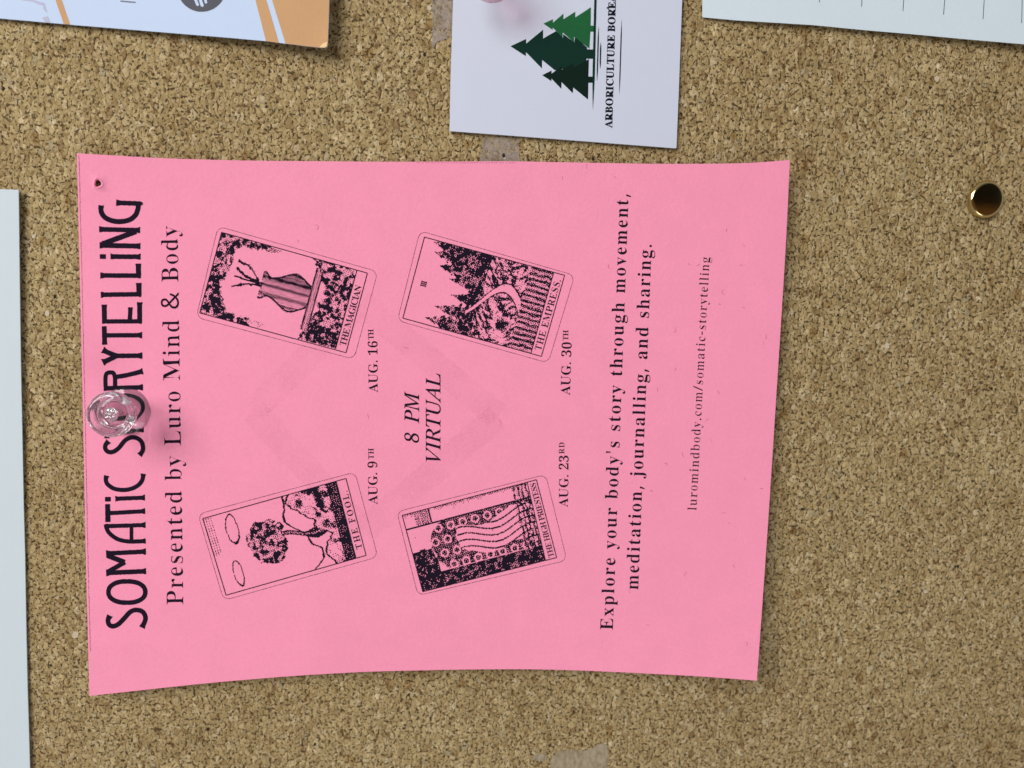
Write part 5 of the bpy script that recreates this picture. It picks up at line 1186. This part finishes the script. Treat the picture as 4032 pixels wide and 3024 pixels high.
def picture(inner, outer, sep, title, num, art, cap, num_x, tspan):
    """inner/outer: photo pixels of the four corners as the picture reads (top-left, top-right, bottom-right,
    bottom-left); sep: the two ends of the line above the title"""
    def bil(c, u, v):
        return tuple((1 - u) * (1 - v) * c[0][k_] + u * (1 - v) * c[1][k_] + u * v * c[2][k_] + (1 - u) * v * c[3][k_] for k_ in (0, 1))
    top = [inner[0], inner[1], sep[1], sep[0]]
    grp = []
    # thin double frame: a broken rounded line outside, a firm one inside
    pts = []
    rad = 0.075
    asp = 1.72
    for (cu, cv, a0) in ((rad, rad / asp, 180), (1 - rad, rad / asp, 270), (1 - rad, 1 - rad / asp, 0), (rad, 1 - rad / asp, 90)):
        for k_ in range(7):
            a = math.radians(a0 + 15 * k_)
            pts.append(bil(outer, cu + rad * math.cos(a), cv + rad / asp * math.sin(a)))
    pts.append(pts[0])
    acc = 0.0
    for a, b in zip(pts, pts[1:]):
        L_ = math.hypot(b[0] - a[0], b[1] - a[1])
        q = 0.0
        while q < L_:
            seg = min(rnd.uniform(3.5, 6.5), L_ - q)
            if seg > 1:
                t0, t1 = q / L_, (q + seg) / L_
                p0 = (a[0] + (b[0] - a[0]) * t0, a[1] + (b[1] - a[1]) * t0)
                p1 = (a[0] + (b[0] - a[0]) * t1, a[1] + (b[1] - a[1]) * t1)
                nx, ny = -(b[1] - a[1]) / L_, (b[0] - a[0]) / L_
                h = rnd.uniform(0.7, 1.15)
                grp.append([(p0[0] + nx * h, p0[1] + ny * h), (p1[0] + nx * h, p1[1] + ny * h), (p1[0] - nx * h, p1[1] - ny * h), (p0[0] - nx * h, p0[1] - ny * h)])
            q += seg + rnd.uniform(1.0, 2.2)
    lines = []
    for a, b in ((inner[0], inner[1]), (inner[1], inner[2]), (inner[2], inner[3]), (inner[3], inner[0]), (sep[0], sep[1])):
        lines.append([jag(stroke([a, b], 3.4), 4, 0.6, rnd)])
    # rows of toner: the tone is screened into small spots
    cell = 3.1
    wu = math.hypot(top[1][0] - top[0][0], top[1][1] - top[0][1])
    hv = math.hypot(top[3][0] - top[0][0], top[3][1] - top[0][1])
    nu, nv = int(wu / cell), int(hv / cell)
    vmax = hv / wu
    quads = []
    for j in range(nv):
        run = None
        for i in range(nu + 1):
            on = False
            if i < nu:
                u, v = (i + .5) / nu, (j + .5) / nv
                d = art(u, v * vmax / 1.0 * (1.64 / vmax))
                if d > 0.02:
                    scr = 0.5 + 0.25 * (math.sin((i + j) * math.pi / 1.6) + math.sin((i - j) * math.pi / 1.6))
                    on = min(d, 1.0) > 0.14 + 0.84 * scr + 0.22 * (rnd.random() - .5)
            if on and run is None:
                run = i
            elif not on and run is not None:
                quads.append((run, i, j))
                run = None
    bm = bmesh.new()
    def put(ring, up):
        bm.faces.new([bm.verts.new(W(x, y, lift(x, y) + up)) for (x, y) in ring])
    for (a, b, j) in quads:
        k0 = a
        while k0 < b:
            k1 = min(b, k0 + 8)
            put([bil(top, k0 / nu, j / nv), bil(top, k1 / nu, j / nv), bil(top, k1 / nu, (j + 1) / nv), bil(top, k0 / nu, (j + 1) / nv)], INK)
            k0 = k1
    for r in grp:
        put(r, INK)
    me2 = from_pixels(lines, lift, INK * 1.35)
    bm.from_mesh(me2)
    bpy.data.meshes.remove(me2)
    out_dir = (B2W @ Vector((0, 0, -1)))
    for f in bm.faces:
        f.normal_update()
        if f.normal.dot(out_dir) < 0:
            f.normal_flip()
    me = bpy.data.meshes.new('printed_picture')
    bm.to_mesh(me)
    bm.free()
    o = link('printed_picture', me, M['ink'], flyer)
    strip = [sep[0], sep[1], inner[2], inner[3]]
    l1 = text_line(title, bil(strip, tspan[0], .82), bil(strip, tspan[1], .82), cap, light=8, rnd=rnd, amp=0.8)
    lettering('picture_title', [l1], parent=o, dz=INK * 1.6)
    if num:
        l2 = (text_line(num, bil(top, num_x - .013 * len(num) ** 1.0, .105), bil(top, num_x + .013 * len(num), .105), 22, light=5, rnd=rnd, amp=0.6) if len(num) > 1 else
                      text_line(num, bil(top, num_x - .02, .108), bil(top, num_x + .02, .108), 22, light=4, rnd=rnd, amp=0.6))
        lettering('picture_numeral', [l2], parent=o, dz=INK * 1.6)
    return o


zq = zm(700, 850, 2.552)
q1 = zq((220, 975), (440, 165), (1905, 575), (1690, 1375), (185, 1020), (405, 105), (2010, 560), (1770, 1440), (1585, 1335), (1800, 545))
picture(q1[0:4], q1[4:8], q1[8:10], 'THE MAGICIAN', 'I', art_leaves, 25, .47, (.07, .83))
zq = zm(1500, 850, 2.552)
q2 = zq((220, 1027), (437, 213), (1845, 597), (1612, 1412), (165, 1052), (392, 150), (1947, 598), (1680, 1478), (1505, 1385), (1735, 570))
picture(q2[0:4], q2[4:8], q2[8:10], 'THE EMPRESS.', 'III', art_forest, 26, .46, (.06, .93))
zq = zm(700, 1750, 2.552)
q3 = zq((485, 1515), (250, 745), (1690, 342), (1892, 1115), (462, 1567), (202, 700), (1780, 278), (2010, 1130), (1790, 1140), (1590, 366))
picture(q3[0:4], q3[4:8], q3[8:10], 'THE FOOL.', None, art_hills, 24, .5, (.1, .85))
zq = zm(1500, 1750, 2.552)
q4 = zq((420, 1480), (213, 713), (1562, 355), (1765, 1137), (372, 1518), (160, 675), (1655, 303), (1868, 1165), (1652, 1160), (1468, 378))
picture(q4[0:4], q4[4:8], q4[8:10], 'THE HIGH PRIESTESS', 'II', art_arch, 22, .5, (.02, .97))

# ------------------------------------------------------------------ clear push pin through the flyer
def push_pin(name, base_px, head_px, plastic, with_core=True):
    bz = lift(*base_px) + 0.05 if with_core else 1.0
    bx, by = spot(base_px[0], base_px[1], bz)
    hx, hy = spot(head_px[0], head_px[1], bz + 9.2)
    axis = Vector((hx - bx, hy - by, 9.2))
    rt = root(name, world(bx, by, bz))
    prof = [(0.0, 0.0), (4.75, 0.0), (4.75, 0.75), (3.1, 1.35), (2.35, 3.2), (2.25, 5.0), (2.7, 6.6), (4.35, 7.3), (4.4, 8.9), (3.7, 9.5), (2.6, 9.35), (0.0, 9.3)]
    body = link('plastic_grip', lathe(round_profile(prof, 0.45, 4), (bx, by, bz), axis, 64), plastic, rt, smooth=True)
    core = [(0.0, -4.0), (0.12, -3.4), (0.55, -1.5), (0.55, 7.0), (1.25, 7.3), (1.38, 8.1), (1.25, 8.45), (0.85, 8.62), (0.42, 8.6), (0.0, 8.7)] if with_core else [(0.0, -4.0), (0.5, -2), (0.5, 6), (0, 6.2)]
    me = lathe(core, (bx, by, bz), axis, 13)
    if with_core:
        # the upper end of the pin is rough-cut metal: uneven facets
        rc = random.Random(9)
        lim = world(bx, by, bz + 6.5).y
        for v in me.vertices:
            if v.co.y < lim:
                v.co += Vector((rc.uniform(-1, 1), rc.uniform(-1, 1) * 1.4, rc.uniform(-1, 1))) * 0.00013
    link('metal_pin', me, M['steel'], rt, smooth=False)
    return rt


pin = push_pin('push_pin', (497, 1617), (433, 1633), M['clear'])
tag(pin, 'clear plastic push pin with metal core stuck through the pink flyer', 'push pin')

# ------------------------------------------------------------------ brass thumbtack
def tack():
    cx, cy = spot(3880, 785, 0.8)
    axis = Vector((0.07, 0.02, 1))
    rt = root('thumbtack', world(cx, cy, 0.2))
    R0 = 3.72
    prof = [(0.0, 0.5), (3.6, 0.45), (R0 + .05, 0.35), (R0 + .12, 0.75), (R0 + .02, 1.15), (3.42, 1.48), (3.12, 1.55), (2.0, 1.60), (1.0, 1.63), (0.0, 1.64)]
    link('domed_head', lathe(round_profile(prof, 0.25, 4), (cx, cy, 0.0), axis, 72), M['brass'], rt, smooth=True)
    link('spike', lathe([(0.0, -6.0), (0.5, -4.0), (0.55, 0.6), (0.0, 0.62)], (cx, cy, 0.0), axis, 20), M['brass'], rt, smooth=True)
    return rt


tag(tack(), 'round brass thumbtack pressed into bare cork beside the pink flyer', 'thumbtack')

# ------------------------------------------------------------------ leaflet with orange stripes (top left)
def leaf_lift(px, py):
    return 1.0 + 2.3 * max(0, (px - 300) / 1000) ** 1.5 + 0.35 * max(0, (px - 1180) / 110) ** 2 * max(0, (py - 60) / 120)


leaf = root('leaflet', W(600, 0, 1.0))
tag(leaf, 'bluish white leaflet with orange stripes and a dark round emblem', 'leaflet')
LR = [(-1400, -60), (0, 72.5), (300, 99), (640, 127), (900, 148.5), (1050, 162), (1150, 175), (1215, 183), (1262, 188), (1280, 188), (1288, 183), (1291, 170), (1294, 90), (1297, 0), (1318, -800), (1330, -1500), (-1400, -1500)]
slab(LR, 0, 0.16, 'leaflet_sheet', M['leaflet'], leaf, zfun=leaf_lift)
D1 = 0.03
band = [[[(-22, -700), (3, -700), (243, 0), (276, 96.5), (251, 94.5), (218, 0)]],
        [[(816, -700), (858, -700), (1048.6, 0), (1098.5, 178 - 9), (1047, 161), (1005.7, 0)]],
        [[(880, -700), (1071, 0), (1124, 171.5), (1150, 174.5), (1214, 182.5), (1262, 187.3), (1279, 187.3), (1287, 182.5), (1290.3, 170), (1293, 90), (1296.3, 0), (1313, -700)]]]
for b_ in band:
    link('orange_stripe', from_pixels([b_], leaf_lift, D1), M['orange'], leaf)
link('rubbed_corner', from_pixels([[[(1258, 186.2), (1266, 176), (1276, 168), (1288, 164), (1287, 181), (1279, 186.4)]]], leaf_lift, D1 * 2), M['crease'], leaf)
zig = [[[(60, -10), (118, -6), (150, 6), (174, 11), (180, 28), (186, 51), (176, 42), (168, 32), (172, 22), (150, 17), (128, 6), (85, 0)]], [[(165, 69), (188, 64), (193, 74), (198, 89), (178, 87)]]]
for b_ in zig:
    link('grey_mark', from_pixels([b_], leaf_lift, D1), M['grey_print'], leaf)
link('rule_mark', from_pixels([[[(474, 1.5), (534, 7), (534, 12), (474, 6.5)]]], leaf_lift, D1), M['slate_print'], leaf)
cc, cr_ = (794, -50), 96.5
disc = [(cc[0] + cr_ * math.cos(i * math.pi / 40), cc[1] + cr_ * math.sin(i * math.pi / 40)) for i in range(80)]
emb = link('round_emblem', from_pixels([[disc]], leaf_lift, D1), M['dark_print'], leaf)


def capsule(a, b, w_):
    d = math.atan2(b[1] - a[1], b[0] - a[0])
    out = []
    for (c, s0) in ((b, -90), (a, 90)):
        for k_ in range(9):
            t = d + math.radians(s0 + 22.5 * k_)
            out.append((c[0] + w_ / 2 * math.cos(t), c[1] + w_ / 2 * math.sin(t)))
    return out


bars = [[capsule((757, -30), (778, 18), 11)], [capsule((777, -36), (796, 21), 12)], [capsule((797, -40), (811, 9), 10)]]
for b_ in bars:
    link('emblem_bar', from_pixels([b_], leaf_lift, D1 * 2), M['leaflet'], emb)

# ------------------------------------------------------------------ business card with the fir trees
card_z = flat(0.95)
card = root('business_card', W(2200, 300, 0.6))
tag(card, 'white business card with three green fir trees and black lettering', 'business card')
CARD = [(1784, 0), (1774, 300), (1770, 514), (1771, 516), (2000, 533), (2300, 556), (2661, 584), (2663.5, 582), (2673, 350), (2686, 0), (2697, -330), (2728, -1200), (1828, -1200), (1796, -330)]
slab(CARD, 0.95, 0.38, 'card_sheet', M['card'], card)
zk = zm(1650, 0, 2.011)
fir_l = zk((985, 187), (1060, 152), (1060, 180), (1143, 108), (1143, 153), (1237, 92), (1237, 138), (1361, 57), (1359, 203), (1389, 204), (1387, 250), (1357, 250), (1349, 385),
           (1228, 290), (1228, 335), (1137, 257), (1137, 298), (1058, 218), (1058, 237))
fir_m = zk((724, 366), (848, 308), (848, 345), (982, 235), (982, 305), (1085, 246), (1140, 300), (1142, 270), (1230, 335), (1235, 290), (1330, 375), (1330, 390), (1392, 392), (1390, 465), (1325, 465), (1325, 478),
           (1215, 560), (1150, 545), (1075, 556), (975, 475), (973, 543), (847, 413), (845, 445))
fir_d = zk((975, 595), (1049, 558), (1049, 583), (1131, 522), (1131, 553), (1220, 500), (1225, 535), (1345, 468), (1341, 606), (1378, 607), (1376, 655), (1341, 655), (1338, 788),
           (1220, 692), (1218, 738), (1128, 650), (1126, 703), (1048, 622), (1047, 642))
fir = link('fir_emblem', from_pixels([[fir_m]], card_z, 0.02), M['green_mid'], card)
link('pale_fir', from_pixels([[fir_l]], card_z, 0.035), M['green_light'], fir)
link('dark_fir', from_pixels([[fir_d]], card_z, 0.035), M['green_dark'], fir)


def spindle(a, b, w_):
    """a rule that tapers to points"""
    n = 14
    L_ = math.hypot(b[0] - a[0], b[1] - a[1])
    nx, ny = -(b[1] - a[1]) / L_, (b[0] - a[0]) / L_
    le, ri = [], []
    for i in range(n + 1):
        t = i / n
        h = w_ / 2 * min(1, 4.5 * min(t, 1 - t)) ** 0.8
        p = (a[0] + (b[0] - a[0]) * t, a[1] + (b[1] - a[1]) * t)
        le.append((p[0] + nx * h, p[1] + ny * h))
        ri.append((p[0] - nx * h, p[1] - ny * h))
    return le + ri[::-1][1:-1]


rules = [[spindle(zk((1404, -300))[0], zk((1376, 872))[0], 9.5)], [spindle(zk((1422, 205))[0], zk((1409, 648))[0], 5.0)], [spindle(zk((1439, 332))[0], zk((1434, 548))[0], 5.2)]]
for b_ in rules:
    link('ground_rule', from_pixels([b_], card_z, 0.045), M['green_mid'], fir)
link('underline', from_pixels([[spindle(zk((1605, 150))[0], zk((1586, 750))[0], 4.6)]], card_z, 0.03), M['card_ink'], card)
# the name runs past the top of the picture
base0, base1 = zk((1529, 1014))[0], zk((1559, -80))[0]
nm = text_line('ARBORICULTURE BOREAL', base0, (base1[0] + .6, base1[1] - 7), 28, light=-13, rnd=rnd, amp=0, tv=0.7)
acc = zk((1484, 62), (1496, 52), (1506, 72), (1503, 80))
link('card_lettering', from_pixels(nm + [[acc]], card_z, 0.03), M['card_ink'], card)

# the pin that holds the card stands just above the picture; only its lower rim shows
pk = push_pin('push_pin', (1935, -88), (1937, -94), M['pink_clear'], False)
tag(pk, 'translucent pink push pin holding the fir tree business card', 'push pin')

# ------------------------------------------------------------------ lined white sheet (top right)
def note_lift(px, py):
    return 0.7 + 1.1 * max(0, (px - 2800) / 1200) + 0.25 * math.sin((px - 2766) / 190.0) * max(0, 1 - (px - 2766) / 1400)


note = root('ruled_sheet', W(3400, 0, 0.8))
tag(note, 'white sheet with short thin black lines along its edge', 'paper sheet')
NR = [(2766, 0), (2765.5, 66), (2767, 68), (2900, 80), (3200, 98.5), (3400, 118), (3576, 133), (3800, 154), (4032, 174), (4300, 197), (5400, 290), (5400, -1500), (2775, -1500)]
slab(NR, 0, 0.12, 'paper_sheet', M['white_right'], note, zfun=note_lift)
zl = zm(3200, 0, 2.659)
for (x0, x1, y1) in ((73, 70, 25), (517, 512, 70), (953, 945, 117), (1381, 1370, 154), (1793, 1784, 198), (2192, 2188, 241)):
    a, b = zl((x0 + (x0 - x1) * 1.5, -180))[0], zl((x1, y1))[0]
    link('ruled_line', from_pixels([[stroke([a, b], 2.9)]], note_lift, 0.025), M['rule_print'], note)

# ------------------------------------------------------------------ plain white sheet (left edge)
wl = lambda px, py: 0.9 + 0.3 * math.sin(py / 500.0)
LS = [(-2000, 730), (-300, 742), (0, 745), (71, 747), (73, 749), (77, 1100), (81, 1400), (87, 1700), (93, 2000), (98.5, 2200), (102.5, 2450), (108, 2700), (114, 2900), (117.5, 3024), (125, 3250), (160, 4300), (-2000, 4300)]
sheet = slab(LS, 0, 0.22, 'blank_sheet', M['white_left'], None, origin=W(60, 1900, 0.5), zfun=wl)
tag(sheet, 'blank white sheet hanging left of the pink flyer', 'paper sheet')

# ------------------------------------------------------------------ bits of clear tape
t1 = [(1900, 539), (2041, 542), (2044, 590), (2047, 636), (2050, 700), (1884, 700), (1889, 634), (1895, 590)]
o = slab(t1, 0.14, 0.06, 'tape_strip', M['tape'], None, origin=W(1970, 600, 0.1))
tag(o, 'clear tape strip on the cork between business card and pink flyer', 'tape', 'clear tape strips')
hole = [(1983 + 6 * math.cos(a), 612 + 9 * math.sin(a)) for a in [i * math.pi / 6 for i in range(12)]]
link('pin_hole', from_pixels([[hole]], flat(0.14), 0.02), M['hole'], o)  # dark disc painted for the shade in the hole
hole = [(1987 + 5 * math.cos(a), 624 + 4 * math.sin(a)) for a in [i * math.pi / 6 for i in range(12)]]
link('torn_fleck', from_pixels([[hole]], flat(0.14), 0.02), M['fleck'], o)
t2 = [(1699, -120), (1702, 60), (1702, 150), (1700, 182), (1705, 190), (1712, 183), (1717, 165), (1745, 157), (1786, 140), (1800, -120)]
o = slab(t2, 0.14, 0.06, 'tape_strip', M['tape'], None, origin=W(1740, 50, 0.1))
tag(o, 'torn clear tape strip sticking out beside the business card’s edge', 'tape', 'clear tape strips')
